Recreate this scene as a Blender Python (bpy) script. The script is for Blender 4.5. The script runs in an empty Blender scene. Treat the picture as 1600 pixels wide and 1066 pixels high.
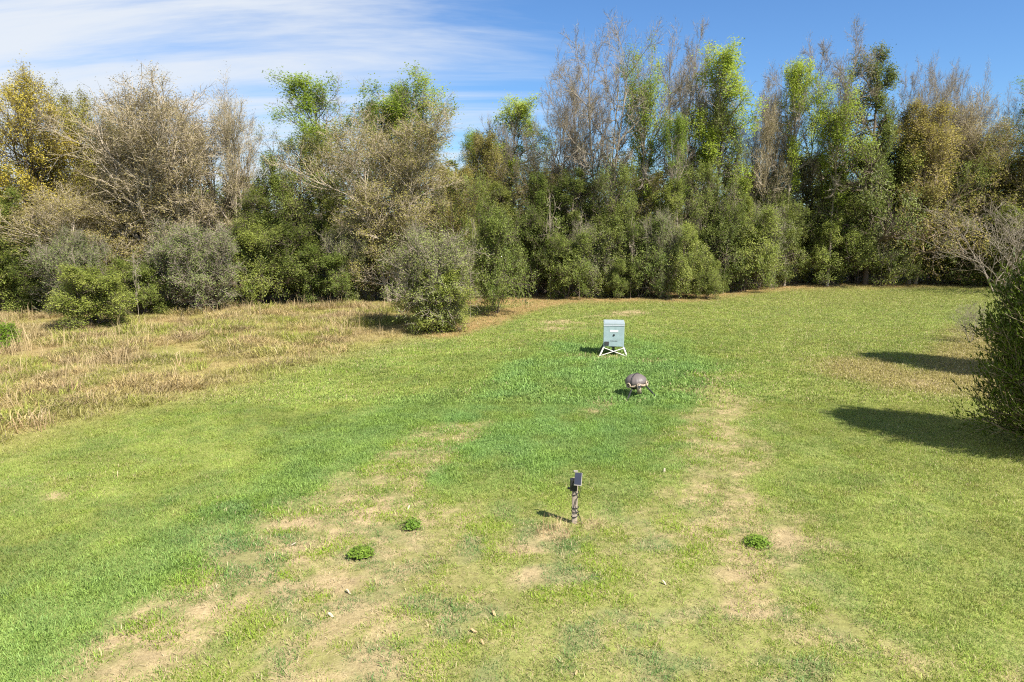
import bpy, bmesh, math, random
import numpy as np
from mathutils import Vector, Matrix

sc = bpy.context.scene
COL = sc.collection

# ------------------------------------------------------------------ camera
CAM_H, PITCH, FPX = 6.0, math.radians(10.8), 1066.0
cam_d = bpy.data.cameras.new('camera'); cam = bpy.data.objects.new('camera', cam_d); COL.objects.link(cam)
cam.location = (0, 0, CAM_H); cam.rotation_euler = (math.pi/2 - PITCH, 0, 0)
cam_d.sensor_width = 36.0; cam_d.lens = 36.0*FPX/1600.0; cam_d.clip_end = 3000
sc.camera = cam

# ------------------------------------------------------------------ sun and sky
SUN_EL = math.radians(48.5)
sun_h = Vector((0.76, -0.65, 0)).normalized()
SUN_DIR = Vector((sun_h.x*math.cos(SUN_EL), sun_h.y*math.cos(SUN_EL), math.sin(SUN_EL)))
sd = bpy.data.lights.new('sun', 'SUN'); sun = bpy.data.objects.new('sun', sd); COL.objects.link(sun)
sd.energy = 5.0; sd.angle = math.radians(0.53); sd.color = (1.0, 0.94, 0.84)
sun.rotation_euler = SUN_DIR.to_track_quat('Z', 'Y').to_euler(); sun.location = (30, -20, 40)

world = bpy.data.worlds.new('World'); sc.world = world; world.use_nodes = True
wn = world.node_tree.nodes; wl = world.node_tree.links; wn.clear()
def N(nodes, t, **kw):
    n = nodes.new(t)
    for k, v in kw.items(): setattr(n, k, v)
    return n
w_out = N(wn, 'ShaderNodeOutputWorld'); w_bg = N(wn, 'ShaderNodeBackground')
sky = N(wn, 'ShaderNodeTexSky', sky_type='NISHITA', sun_disc=False, sun_elevation=SUN_EL,
        sun_rotation=math.atan2(sun_h.x, sun_h.y), altitude=50.0, air_density=1.0, dust_density=0.2, ozone_density=3.0)
w_bg.inputs['Strength'].default_value = 0.062
def wmath(op, a, b=None, c=None, clamp=False):
    n = N(wn, 'ShaderNodeMath', operation=op, use_clamp=clamp)
    for i, v in enumerate((a, b, c)):
        if v is None: continue
        if isinstance(v, (int, float)): n.inputs[i].default_value = v
        else: wl.new(v, n.inputs[i])
    return n.outputs[0]
tc = N(wn, 'ShaderNodeTexCoord'); sep = N(wn, 'ShaderNodeSeparateXYZ'); wl.new(tc.outputs['Generated'], sep.inputs[0])
den = wmath('ADD', wmath('MAXIMUM', sep.outputs[2], 0.0), 0.16)
cx = wmath('DIVIDE', sep.outputs[0], den); cy = wmath('DIVIDE', sep.outputs[1], den)
comb = N(wn, 'ShaderNodeCombineXYZ'); wl.new(cx, comb.inputs[0]); wl.new(cy, comb.inputs[1])
mp = N(wn, 'ShaderNodeMapping'); mp.inputs['Rotation'].default_value = (0, 0, math.radians(-24)); mp.inputs['Scale'].default_value = (0.38, 1.9, 1)
wl.new(comb.outputs[0], mp.inputs[0])
nz = N(wn, 'ShaderNodeTexNoise'); nz.inputs['Scale'].default_value = 1.0; nz.inputs['Detail'].default_value = 9; nz.inputs['Roughness'].default_value = 0.6; nz.inputs['Distortion'].default_value = 0.7
wl.new(mp.outputs[0], nz.inputs['Vector'])
nz2 = N(wn, 'ShaderNodeTexNoise'); nz2.inputs['Scale'].default_value = 0.35; nz2.inputs['Detail'].default_value = 3
wl.new(comb.outputs[0], nz2.inputs['Vector'])
side = wmath('MULTIPLY_ADD', sep.outputs[0], -1.2, 0.10)
cov = wmath('ADD', wmath('MULTIPLY_ADD', nz.outputs[0], 2.1, -1.02), wmath('MULTIPLY_ADD', nz2.outputs[0], 0.5, -0.25))
cl = wmath('ADD', cov, side)
cr = N(wn, 'ShaderNodeMapRange', interpolation_type='SMOOTHSTEP'); wl.new(cl, cr.inputs[0])
cr.inputs[1].default_value = -0.02; cr.inputs[2].default_value = 0.85; cr.inputs[3].default_value = 0.0; cr.inputs[4].default_value = 0.93
tint = N(wn, 'ShaderNodeMix', data_type='RGBA', blend_type='MULTIPLY'); tint.inputs[0].default_value = 1.0
wl.new(sky.outputs[0], tint.inputs[6]); tint.inputs[7].default_value = (0.61, 0.86, 1.14, 1)
cm = N(wn, 'ShaderNodeMix', data_type='RGBA'); wl.new(cr.outputs[0], cm.inputs[0]); wl.new(tint.outputs[2], cm.inputs[6])
cm.inputs[7].default_value = (6.0, 6.35, 6.8, 1)
wl.new(cm.outputs[2], w_bg.inputs['Color']); wl.new(w_bg.outputs[0], w_out.inputs[0])

sc.view_settings.view_transform = 'Standard'; sc.view_settings.look = 'None'
sc.view_settings.gamma = 1.0; sc.view_settings.exposure = 1.17; sc.view_settings.use_curve_mapping = False
sc.render.engine = 'CYCLES'
sc.cycles.max_bounces = 6; sc.cycles.diffuse_bounces = 3; sc.cycles.transmission_bounces = 4; sc.cycles.glossy_bounces = 2
sc.cycles.use_denoising = False; sc.cycles.pixel_filter_type = 'BLACKMAN_HARRIS'; sc.cycles.filter_width = 1.15

# ------------------------------------------------------------------ helpers
def vnoise(x, y, seed=0):
    xi = np.floor(x).astype(np.int64); yi = np.floor(y).astype(np.int64); xf = x-xi; yf = y-yi
    def h(a, b):
        n = (a*374761393 + b*668265263 + seed*974634777) & 0xFFFFFFFF
        n = ((n ^ (n >> 13))*1274126177) & 0xFFFFFFFF
        n = (n ^ (n >> 16)) & 0xFFFFFFFF
        return n/4294967295.0
    u = xf*xf*(3-2*xf); v = yf*yf*(3-2*yf)
    a = h(xi, yi); b = h(xi+1, yi); c = h(xi, yi+1); d = h(xi+1, yi+1)
    return (a*(1-u)+b*u)*(1-v)+(c*(1-u)+d*u)*v
def fbm(x, y, seed=0, octv=4, gain=0.5):
    s = 0; a = 1; t = 0
    for o in range(octv):
        ca, sa = math.cos(0.6*o+seed), math.sin(0.6*o+seed)
        s = s + a*vnoise((x*ca-y*sa)*2**o+17*o, (x*sa+y*ca)*2**o-9*o, seed+o); t += a; a *= gain
    return s/t
def sstep(e0, e1, x):
    t = np.clip((x-e0)/(e1-e0), 0, 1); return t*t*(3-2*t)
def height(x, y):
    x = np.asarray(x, float); y = np.asarray(y, float)
    return 0.22*(fbm(x/11, y/11, 3, 3)-0.5) + 0.05*(fbm(x/2.3, y/2.3, 5, 2)-0.5)
def ground(px, py):
    u = (px-800)/FPX; v = (py-533)/FPX
    c, s = math.cos(PITCH), math.sin(PITCH)
    dy = c - s*v; dz = -s - c*v
    t = CAM_H/-dz
    return (u*t, dy*t)
def at_depth(px, d):      # ground x for a pixel column at a depth
    py0 = 533 + FPX*math.tan(math.atan(CAM_H/d)-PITCH)
    x, y = ground(px, py0); return x, y
def z_for(py, d):         # world height seen at image row py at depth d
    v = (py-533)/FPX; c, s = math.cos(PITCH), math.sin(PITCH)
    return CAM_H + d*(-s-c*v)/(c-s*v)
def hz(x, y): return float(height(np.array([x]), np.array([y]))[0])

def link(o, parent=None):
    COL.objects.link(o)
    if parent is not None: o.parent = parent
    return o
def mesh_np(name, verts, quads=None, tris=None, mats=(), mat_q=None, mat_t=None, smooth=False, attrs=None):
    me = bpy.data.meshes.new(name)
    verts = np.asarray(verts, np.float32).reshape(-1, 3)
    q = np.zeros((0, 4), np.int32) if quads is None else np.asarray(quads, np.int32)
    t = np.zeros((0, 3), np.int32) if tris is None else np.asarray(tris, np.int32)
    me.vertices.add(len(verts)); me.vertices.foreach_set('co', verts.ravel())
    me.loops.add(q.size+t.size); me.loops.foreach_set('vertex_index', np.concatenate([q.ravel(), t.ravel()]))
    me.polygons.add(len(q)+len(t))
    tot = np.concatenate([np.full(len(q), 4), np.full(len(t), 3)]).astype(np.int32)
    st = np.concatenate([[0], np.cumsum(tot)[:-1]]).astype(np.int32) if len(tot) else tot
    me.polygons.foreach_set('loop_start', st); me.polygons.foreach_set('loop_total', tot)
    for m in mats: me.materials.append(m)
    if mat_q is not None or mat_t is not None:
        mi = np.concatenate([np.zeros(len(q), np.int32) if mat_q is None else mat_q, np.zeros(len(t), np.int32) if mat_t is None else mat_t]).astype(np.int32)
        me.polygons.foreach_set('material_index', mi)
    if smooth: me.polygons.foreach_set('use_smooth', np.ones(len(tot), bool))
    for k, v in (attrs or {}).items():
        v = np.asarray(v, np.float32)
        if v.ndim == 1:
            a = me.attributes.new(k, 'FLOAT', 'POINT'); a.data.foreach_set('value', v)
        else:
            if v.shape[1] == 3: v = np.concatenate([v, np.ones((len(v), 1), np.float32)], 1)
            a = me.attributes.new(k, 'FLOAT_COLOR', 'POINT'); a.data.foreach_set('color', v.ravel())
    me.update(calc_edges=True); me.validate()
    return me
def tag(o, label=None, cat=None, group=None, kind=None):
    if label: o['label'] = label
    if cat: o['category'] = cat
    if group: o['group'] = group
    if kind: o['kind'] = kind
    return o
def empty(name, loc, rz=0.0):
    o = bpy.data.objects.new(name, None); o.location = loc; o.rotation_euler = (0, 0, rz); o.empty_display_size = 0.3
    return link(o)
def mat_new(name):
    m = bpy.data.materials.new(name); m.use_nodes = True; m.node_tree.nodes.clear()
    return m, m.node_tree.nodes, m.node_tree.links
def mat_plain(name, col, rough=0.6, metal=0.0, var=0.25, scale=20.0, bump=0.15, stretch=(1, 1, 1), spec=0.4, col2=None):
    m, n, l = mat_new(name)
    out = N(n, 'ShaderNodeOutputMaterial'); b = N(n, 'ShaderNodeBsdfPrincipled'); l.new(b.outputs[0], out.inputs[0])
    t = N(n, 'ShaderNodeTexCoord'); mpn = N(n, 'ShaderNodeMapping'); mpn.inputs['Scale'].default_value = stretch
    l.new(t.outputs['Object'], mpn.inputs[0])
    z = N(n, 'ShaderNodeTexNoise'); z.inputs['Scale'].default_value = scale; z.inputs['Detail'].default_value = 6; z.inputs['Roughness'].default_value = 0.65
    l.new(mpn.outputs[0], z.inputs['Vector'])
    r = N(n, 'ShaderNodeValToRGB'); r.color_ramp.elements[0].position = 0.3; r.color_ramp.elements[1].position = 0.72
    c2 = col2 or tuple(min(1, c*(1+var)) for c in col)
    r.color_ramp.elements[0].color = (*[c*(1-var) for c in col], 1); r.color_ramp.elements[1].color = (*c2, 1)
    l.new(z.outputs[0], r.inputs[0]); l.new(r.outputs[0], b.inputs['Base Color'])
    b.inputs['Roughness'].default_value = rough; b.inputs['Metallic'].default_value = metal; b.inputs['Specular IOR Level'].default_value = spec
    if bump:
        bp = N(n, 'ShaderNodeBump'); bp.inputs['Strength'].default_value = bump; bp.inputs['Distance'].default_value = 0.02
        l.new(z.outputs[0], bp.inputs['Height']); l.new(bp.outputs[0], b.inputs['Normal'])
    return m
def mat_leaf(name, stops, transl=0.3, objvar=0.22, rough=0.5):
    """foliage: colour comes from each leaf's own random 'tone', with a little change from plant to plant"""
    m, n, l = mat_new(name)
    out = N(n, 'ShaderNodeOutputMaterial'); mx = N(n, 'ShaderNodeMixShader'); mx.inputs[0].default_value = transl
    b = N(n, 'ShaderNodeBsdfPrincipled'); tr = N(n, 'ShaderNodeBsdfTranslucent')
    a = N(n, 'ShaderNodeAttribute', attribute_name='tone'); r = N(n, 'ShaderNodeValToRGB')
    els = r.color_ramp.elements
    while len(els) < len(stops): els.new(0.5)
    for e, (p, c) in zip(els, stops): e.position = p; e.color = (*c, 1)
    l.new(a.outputs['Fac'], r.inputs[0])
    oi = N(n, 'ShaderNodeObjectInfo'); mr = N(n, 'ShaderNodeMapRange'); l.new(oi.outputs['Random'], mr.inputs[0])
    mr.inputs[3].default_value = 1-objvar; mr.inputs[4].default_value = 1+objvar
    hs = N(n, 'ShaderNodeHueSaturation'); l.new(r.outputs[0], hs.inputs['Color']); l.new(mr.outputs[0], hs.inputs['Value'])
    mh = N(n, 'ShaderNodeMapRange'); l.new(oi.outputs['Random'], mh.inputs[0]); mh.inputs[3].default_value = 0.512; mh.inputs[4].default_value = 0.488
    l.new(mh.outputs[0], hs.inputs['Hue'])
    l.new(hs.outputs[0], b.inputs['Base Color']); l.new(hs.outputs[0], tr.inputs['Color'])
    b.inputs['Roughness'].default_value = rough; b.inputs['Specular IOR Level'].default_value = 0.22
    l.new(b.outputs[0], mx.inputs[1]); l.new(tr.outputs[0], mx.inputs[2]); l.new(mx.outputs[0], out.inputs[0])
    return m
def mat_instanced(name, transl=0.3):
    """grass: the colour is the turf's own, carried by each tuft, times a per-blade variation"""
    m, n, l = mat_new(name)
    out = N(n, 'ShaderNodeOutputMaterial'); mx = N(n, 'ShaderNodeMixShader'); mx.inputs[0].default_value = transl
    b = N(n, 'ShaderNodeBsdfPrincipled'); tr = N(n, 'ShaderNodeBsdfTranslucent')
    a = N(n, 'ShaderNodeAttribute', attribute_name='tint'); a.attribute_type = 'INSTANCER'
    s = N(n, 'ShaderNodeAttribute', attribute_name='straw'); s.attribute_type = 'INSTANCER'
    v = N(n, 'ShaderNodeAttribute', attribute_name='tone')
    # a share of the blades is dry straw: those whose own tone is below the turf's straw value
    lt = N(n, 'ShaderNodeMath', operation='LESS_THAN'); l.new(v.outputs['Fac'], lt.inputs[0]); l.new(s.outputs['Fac'], lt.inputs[1])
    mc = N(n, 'ShaderNodeMix', data_type='RGBA'); l.new(lt.outputs[0], mc.inputs[0]); l.new(a.outputs['Color'], mc.inputs[6]); mc.inputs[7].default_value = (0.40, 0.325, 0.185, 1)
    v2 = N(n, 'ShaderNodeAttribute', attribute_name='shade'); mr = N(n, 'ShaderNodeMapRange'); l.new(v2.outputs['Fac'], mr.inputs[0])
    mr.inputs[3].default_value = 0.72; mr.inputs[4].default_value = 1.3
    hs = N(n, 'ShaderNodeHueSaturation'); l.new(mc.outputs[2], hs.inputs['Color']); l.new(mr.outputs[0], hs.inputs['Value'])
    l.new(hs.outputs[0], b.inputs['Base Color']); l.new(hs.outputs[0], tr.inputs['Color'])
    b.inputs['Roughness'].default_value = 0.55; b.inputs['Specular IOR Level'].default_value = 0.25
    l.new(b.outputs[0], mx.inputs[1]); l.new(tr.outputs[0], mx.inputs[2]); l.new(mx.outputs[0], out.inputs[0])
    return m

# ------------------------------------------------------------------ the ground: what grows where
def poly_world(pts): return np.array([ground(*p) for p in pts])
def dist_line(x, y, P):
    d = np.full(x.shape, 1e9)
    for (ax, ay), (bx, by) in zip(P[:-1], P[1:]):
        ux, uy = bx-ax, by-ay; L = ux*ux+uy*uy+1e-9
        t = np.clip(((x-ax)*ux+(y-ay)*uy)/L, 0, 1)
        d = np.minimum(d, np.hypot(x-ax-t*ux, y-ay-t*uy))
    return d
def inside(x, y, P):
    r = np.zeros(x.shape, bool); n = len(P); j = n-1
    for i in range(n):
        xi, yi = P[i]; xj, yj = P[j]
        c = ((yi > y) != (yj > y)) & (x < (xj-xi)*(y-yi)/((yj-yi) if abs(yj-yi) > 1e-9 else 1e-9)+xi)
        r ^= c; j = i
    return r
def signed(x, y, P):
    d = dist_line(x, y, np.vstack([P, P[:1]])); return np.where(inside(x, y, P), d, -d)

EDGE = [(-400, 500), (0, 497), (160, 492), (300, 482), (450, 475), (560, 470), (690, 474), (820, 466), (960, 464), (1100, 460), (1200, 448), (1300, 443), (1450, 442), (1600, 446), (2000, 452)]
MEADOW = [(-1500, 760), (-600, 740), (-100, 710), (40, 690), (120, 668), (250, 634), (360, 606), (450, 580), (560, 545), (640, 527), (720, 508), (700, 485), (500, 455), (0, 470), (-600, 480), (-1500, 500)]
W_EDGE = poly_world(EDGE); W_MEADOW = poly_world(MEADOW)
STRIP_L = poly_world([(90, 1130), (200, 1040), (330, 940), (440, 850), (540, 790), (640, 725), (705, 680)])
STRIP_L2 = poly_world([(440, 1120), (540, 1000), (600, 920), (620, 840)])
STRIP_R = poly_world([(1105, 585), (1125, 640), (1120, 700), (1110, 760), (1150, 830), (1180, 880), (1160, 950)])
STRIP_R2 = poly_world([(1040, 820), (1120, 850), (1230, 850)])
STRIP_R3 = poly_world([(1270, 1010), (1400, 1030), (1560, 1060)])
LUSH = poly_world([(560, 755), (640, 690), (720, 620), (800, 560), (900, 530), (1060, 530), (1110, 570), (1085, 640), (1095, 720), (1000, 740), (860, 740), (700, 760)])
LUSH_L = poly_world([(-40, 1100), (60, 1010), (200, 930), (330, 850), (450, 770), (560, 690), (640, 640)])
BARE = [((862, 513), 1.3, .45), ((885, 503), 2.0, .45), ((985, 489), 1.4, .3), ((940, 493), .8, .25), ((958, 561), 1.6, .55), ((915, 556), .5, .3), ((955, 630), .8, .35), ((940, 640), .5, .3), ((860, 835), .55, .35), ((930, 820), .6, .3), ((1440, 600), .9, .3), ((95, 772), .5, .2), ((170, 1058), .55, .35), ((240, 1030), .5, .3), ((330, 960), .6, .3), ((600, 1040), .5, .28), ((480, 820), .55, .25), ((455, 858), .5, .25), ((1210, 850), .7, .3), ((1170, 905), .6, .35), ((1430, 1035), .5, .25), ((1170, 960), .4, .3), ((810, 860), .5, .3), ((830, 905), .5, .25), ((520, 915), .5, .25), ((700, 690), .7, .4)]

W_WORN = poly_world([(1345, 575), (1440, 600), (1540, 590), (1540, 520), (1560, 610)])
W_LIT = poly_world([(690, 522), (750, 503), (800, 485), (860, 474), (920, 468)])
def turf(x, y):
    n1 = fbm(x/3.1, y/3.1, 11, 4); n2 = fbm(x/0.9, y/0.9, 23, 4); n3 = fbm(x/0.33, y/0.33, 37, 3); n4 = fbm(x/7.5, y/7.5, 51, 3)
    wob = (n1-.5)*2.2 + (n2-.5)*1.3
    mead = sstep(-2.2, 2.2, signed(x, y, W_MEADOW) + wob*1.5)
    n5 = fbm(x/.20, y/.20, 41, 3); n6 = fbm(x/.5, y/.5, 43, 3)
    edge = np.interp(x/np.maximum(y, 1), W_EDGE[:, 0]/W_EDGE[:, 1], W_EDGE[:, 1])
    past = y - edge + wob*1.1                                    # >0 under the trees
    litter = sstep(-5.5, -0.4, past) * np.where(x > -6, 1.0, 0.25)
    litter = np.maximum(litter, .85*sstep(1.9, .4, dist_line(x, y, W_LIT)+wob*.5))
    lush = sstep(-2.0, 1.6, signed(x, y, LUSH) + wob*1.1) * (0.35+0.75*sstep(.3, .66, n2*.6+n1*.4))
    lushl = sstep(2.6, 0.4, dist_line(x, y, LUSH_L) + wob*1.2)*0.6*(.5+n1)
    lush = np.clip(np.maximum(lush*.8, lushl), 0, 1)
    dry = np.zeros_like(x)
    for P, w, a in ((STRIP_L, 1.0, .95), (STRIP_L2, 1.5, .70), (STRIP_R, .9, .80), (STRIP_R2, .6, .6), (STRIP_R3, .6, .7)):
        dry = np.maximum(dry, a*sstep(w*1.5, w*0.3, dist_line(x, y, P) + (n1-.5)*2.2 + (n2-.5)*2.2))
    midf = sstep(14.5, 11, y)*sstep(-4.8, -3.2, x+(y-9)*.7)*sstep(6.0, 3.4, x)
    dry = np.maximum(dry, .30*midf)
    bare = np.zeros_like(x)
    for (p, r, k) in BARE:
        c = ground(*p); ry = max(r*.55, .3)
        q = np.hypot((x-c[0])/r, (y-c[1])/ry)
        bare = np.maximum(bare, .75*sstep(1.25, .15, q + (n2-.5)*1.9 + (n3-.5)*1.5))
    right = sstep(6, 15, x)*sstep(46, 20, y)
    # patchiness: bare soil shows through where the turf is dry
    patch = sstep(.49, .62, n2*.3+n3*.4+n5*.3 + dry*.06 - lush*.10)
    bare = np.clip(np.maximum(bare, patch*(.10+.72*dry)), 0, .8)*(1-.5*mead)
    worn = sstep(2.6, .5, dist_line(x, y, W_WORN)+wob*.8)
    def C(*c): return np.array(c)[None, :]
    f = lambda a: a[:, None]
    g = C(.243, .312, .064)*f(.74+.34*n1+.34*(n2-.35)*2)
    tanm = sstep(.54, .70, n6*.6+n5*.4)*.5*(1-f(lush)[:, 0])
    g = g*(1-f(tanm)) + f(tanm)*C(.330, .285, .110)
    g = g*(1-f(lush)) + f(lush)*C(.170, .288, .080)*f(.80+.5*n2)
    yg = sstep(.52, .60, n6*.55+n3*.45 + .05*dry)*(.25+.6*dry+.4*midf)
    g = g*(1-f(yg)) + f(yg)*C(.235, .350, .022)
    bl = sstep(.53, .61, fbm(x/.55, y/.55, 77, 3))*(.22+.6*midf)
    g = g*(1-f(bl)) + f(bl)*C(.120, .225, .075)
    olive = np.clip(.5*right*(.5+n1), 0, .6)
    g = g*(1-f(olive)) + f(olive)*C(.262, .288, .058)
    g = g*(1-f(worn*.75)) + f(worn*.75)*C(.330, .265, .095)
    far = sstep(33, 50, y)*.55
    g = g*(1-f(far)) + f(far)*C(.275, .292, .070)
    mt = C(.440, .340, .140)*(1-f(n2)) + f(n2)*C(.320, .295, .085)
    mgreen = sstep(.42, .62, n1*.4+n2*.6)*.7
    mt = mt*(1-f(mgreen)) + f(mgreen)*C(.26, .28, .060)
    pk = sstep(.56, .70, fbm(x/2.2, y/2.2, 91, 3))*.5
    mt = mt*(1-f(pk)) + f(pk)*C(.43, .30, .165)
    g = g*(1-f(mead)) + f(mead)*mt
    g = g*(1-f(litter*.7)) + f(litter*.7)*C(.36, .255, .110)
    sand = C(.41, .315, .185)*f(.7+.6*n5); thatch = C(.27, .235, .105)
    tw_ = f(np.clip(.34+.42*dry+.1*midf, 0, .8))
    soil = thatch*tw_ + g*(1-tw_)*.9
    bs = np.clip(bare*1.1, 0, 1)
    soil = soil*(1-f(bs)) + f(bs)*sand
    lit2 = np.clip(litter*1.1, 0, 1)*(.55+.45*n2)
    soil = soil*(1-f(lit2)) + f(lit2)*C(.34, .215, .100)
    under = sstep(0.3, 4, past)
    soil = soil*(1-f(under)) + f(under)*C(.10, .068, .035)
    dens = np.clip((1-.88*bare)*(.85+.4*lush)*(1-.75*litter)*(1-.25*dry)*(.55+.9*n3)*(1-np.clip(dry*1.2+midf*.3, 0, .9)*(1-sstep(.40, .54, n3*.4+n5*.3+n6*.3))), 0, 1.3)
    straw = np.clip(.06+.30*dry+.10*right+.12*far+.3*bare+.2*worn-.17*lush+.12*mead+(n1-.5)*.25, 0.0, .9)
    return dict(tint=g, soil=soil, thatch=np.clip(.15*midf+.8*dry+.6*bare+.5*worn, 0, 1.2)*(1-mead)*(.4+1.2*n6), dens=dens, straw=straw, mead=mead, lush=lush, past=past)

def grid(xs, ys):
    X, Y = np.meshgrid(xs, ys); x = X.ravel(); y = Y.ravel(); nx, ny = len(xs), len(ys)
    i = np.arange((nx-1)*(ny-1)); r = i//(nx-1); c = i % (nx-1); a = r*nx+c
    return x, y, np.stack([a, a+1, a+nx+1, a+nx], 1)
def ramp_out(a, b, n): return a + (b-a)*(np.linspace(0, 1, n)**2.5)
xs = np.concatenate([-ramp_out(30, 900, 18)[::-1], np.arange(-29.8, 29.9, .2), ramp_out(30, 900, 18)])
ys = np.concatenate([-ramp_out(-2, 300, 8)[::-1][:-1], np.arange(2, 20, .13), np.arange(20, 62, .25), ramp_out(62, 1500, 18)])
gx, gy, gq = grid(xs, ys)
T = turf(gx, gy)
m, n, l = mat_new('turf_soil')
out = N(n, 'ShaderNodeOutputMaterial'); b = N(n, 'ShaderNodeBsdfPrincipled'); l.new(b.outputs[0], out.inputs[0])
a = N(n, 'ShaderNodeAttribute', attribute_name='soil'); t = N(n, 'ShaderNodeTexCoord')
z = N(n, 'ShaderNodeTexNoise'); z.inputs['Scale'].default_value = 9; z.inputs['Detail'].default_value = 9; z.inputs['Roughness'].default_value = .75
l.new(t.outputs['Object'], z.inputs['Vector'])
mr = N(n, 'ShaderNodeMapRange'); l.new(z.outputs[0], mr.inputs[0]); mr.inputs[1].default_value = .25; mr.inputs[2].default_value = .75; mr.inputs[3].default_value = .6; mr.inputs[4].default_value = 1.35
hs = N(n, 'ShaderNodeHueSaturation'); l.new(a.outputs['Color'], hs.inputs['Color']); l.new(mr.outputs[0], hs.inputs['Value'])
l.new(hs.outputs[0], b.inputs['Base Color']); b.inputs['Roughness'].default_value = .95; b.inputs['Specular IOR Level'].default_value = .1
z3 = N(n, 'ShaderNodeTexNoise'); z3.inputs['Scale'].default_value = 38; z3.inputs['Detail'].default_value = 5; z3.inputs['Roughness'].default_value = .8
l.new(t.outputs['Object'], z3.inputs['Vector'])
mr3 = N(n, 'ShaderNodeMapRange'); l.new(z3.outputs[0], mr3.inputs[0]); mr3.inputs[1].default_value = .38; mr3.inputs[2].default_value = .62; mr3.inputs[3].default_value = 0; mr3.inputs[4].default_value = .6
mx3 = N(n, 'ShaderNodeMix', data_type='RGBA', blend_type='MULTIPLY'); l.new(mr3.outputs[0], mx3.inputs[0]); l.new(hs.outputs[0], mx3.inputs[6]); mx3.inputs[7].default_value = (.50, .44, .34, 1)
l.new(mx3.outputs[2], b.inputs['Base Color'])
bp = N(n, 'ShaderNodeBump'); bp.inputs['Strength'].default_value = .6; bp.inputs['Distance'].default_value = .04; l.new(z.outputs[0], bp.inputs['Height']); l.new(bp.outputs[0], b.inputs['Normal'])
M_SOIL = m
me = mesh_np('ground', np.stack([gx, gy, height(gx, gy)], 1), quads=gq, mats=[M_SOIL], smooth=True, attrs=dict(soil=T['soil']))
tag(link(bpy.data.objects.new('ground', me)), kind='structure')

# ------------------------------------------------------------------ grass
rng = np.random.default_rng(7)
M_GRASS = mat_instanced('grass_blades')
def blades(n, spread, h0, h1, w, bend, seed, tone=None):
    r = np.random.default_rng(seed)
    ang = r.uniform(0, 2*np.pi, n); rad = spread*np.sqrt(r.uniform(0, 1, n))
    base = np.stack([rad*np.cos(ang), rad*np.sin(ang), np.full(n, -.01)], 1)
    la = ang + r.normal(0, .9, n); h = r.uniform(h0, h1, n); bd = np.abs(r.normal(bend, bend*.5, n))
    lean = np.stack([np.cos(la)*h*bd, np.sin(la)*h*bd, np.zeros(n)], 1)
    wa = r.uniform(0, 2*np.pi, n); wv = np.stack([np.cos(wa), np.sin(wa), np.zeros(n)], 1)*w*r.uniform(.6, 1.3, n)[:, None]/2
    up = np.stack([np.zeros(n), np.zeros(n), h], 1)
    p1 = base + lean*.35 + up*.62; p2 = base + lean + up*np.clip(1-bd[:, None]*.35, .3, 1)
    V = np.stack([base-wv, base+wv, p1+wv*.75, p1-wv*.75, p2], 1).reshape(-1, 3)
    k = np.arange(n)*5
    q = np.stack([k, k+1, k+2, k+3], 1); t = np.stack([k+3, k+2, k+4], 1)
    tn = np.repeat(r.uniform(0, 1, n), 5); sh = np.repeat(r.uniform(0, 1, n), 5)
    return V, q, t, dict(tone=tn, shade=sh)
def tuft_objects(name, specs):
    c = bpy.data.collections.new(name)
    for i, s in enumerate(specs):
        V, q, t, at = blades(*s)
        o = bpy.data.objects.new(name, mesh_np(name, V, q, t, mats=[M_GRASS], attrs=at)); c.objects.link(o)
    return c
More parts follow.
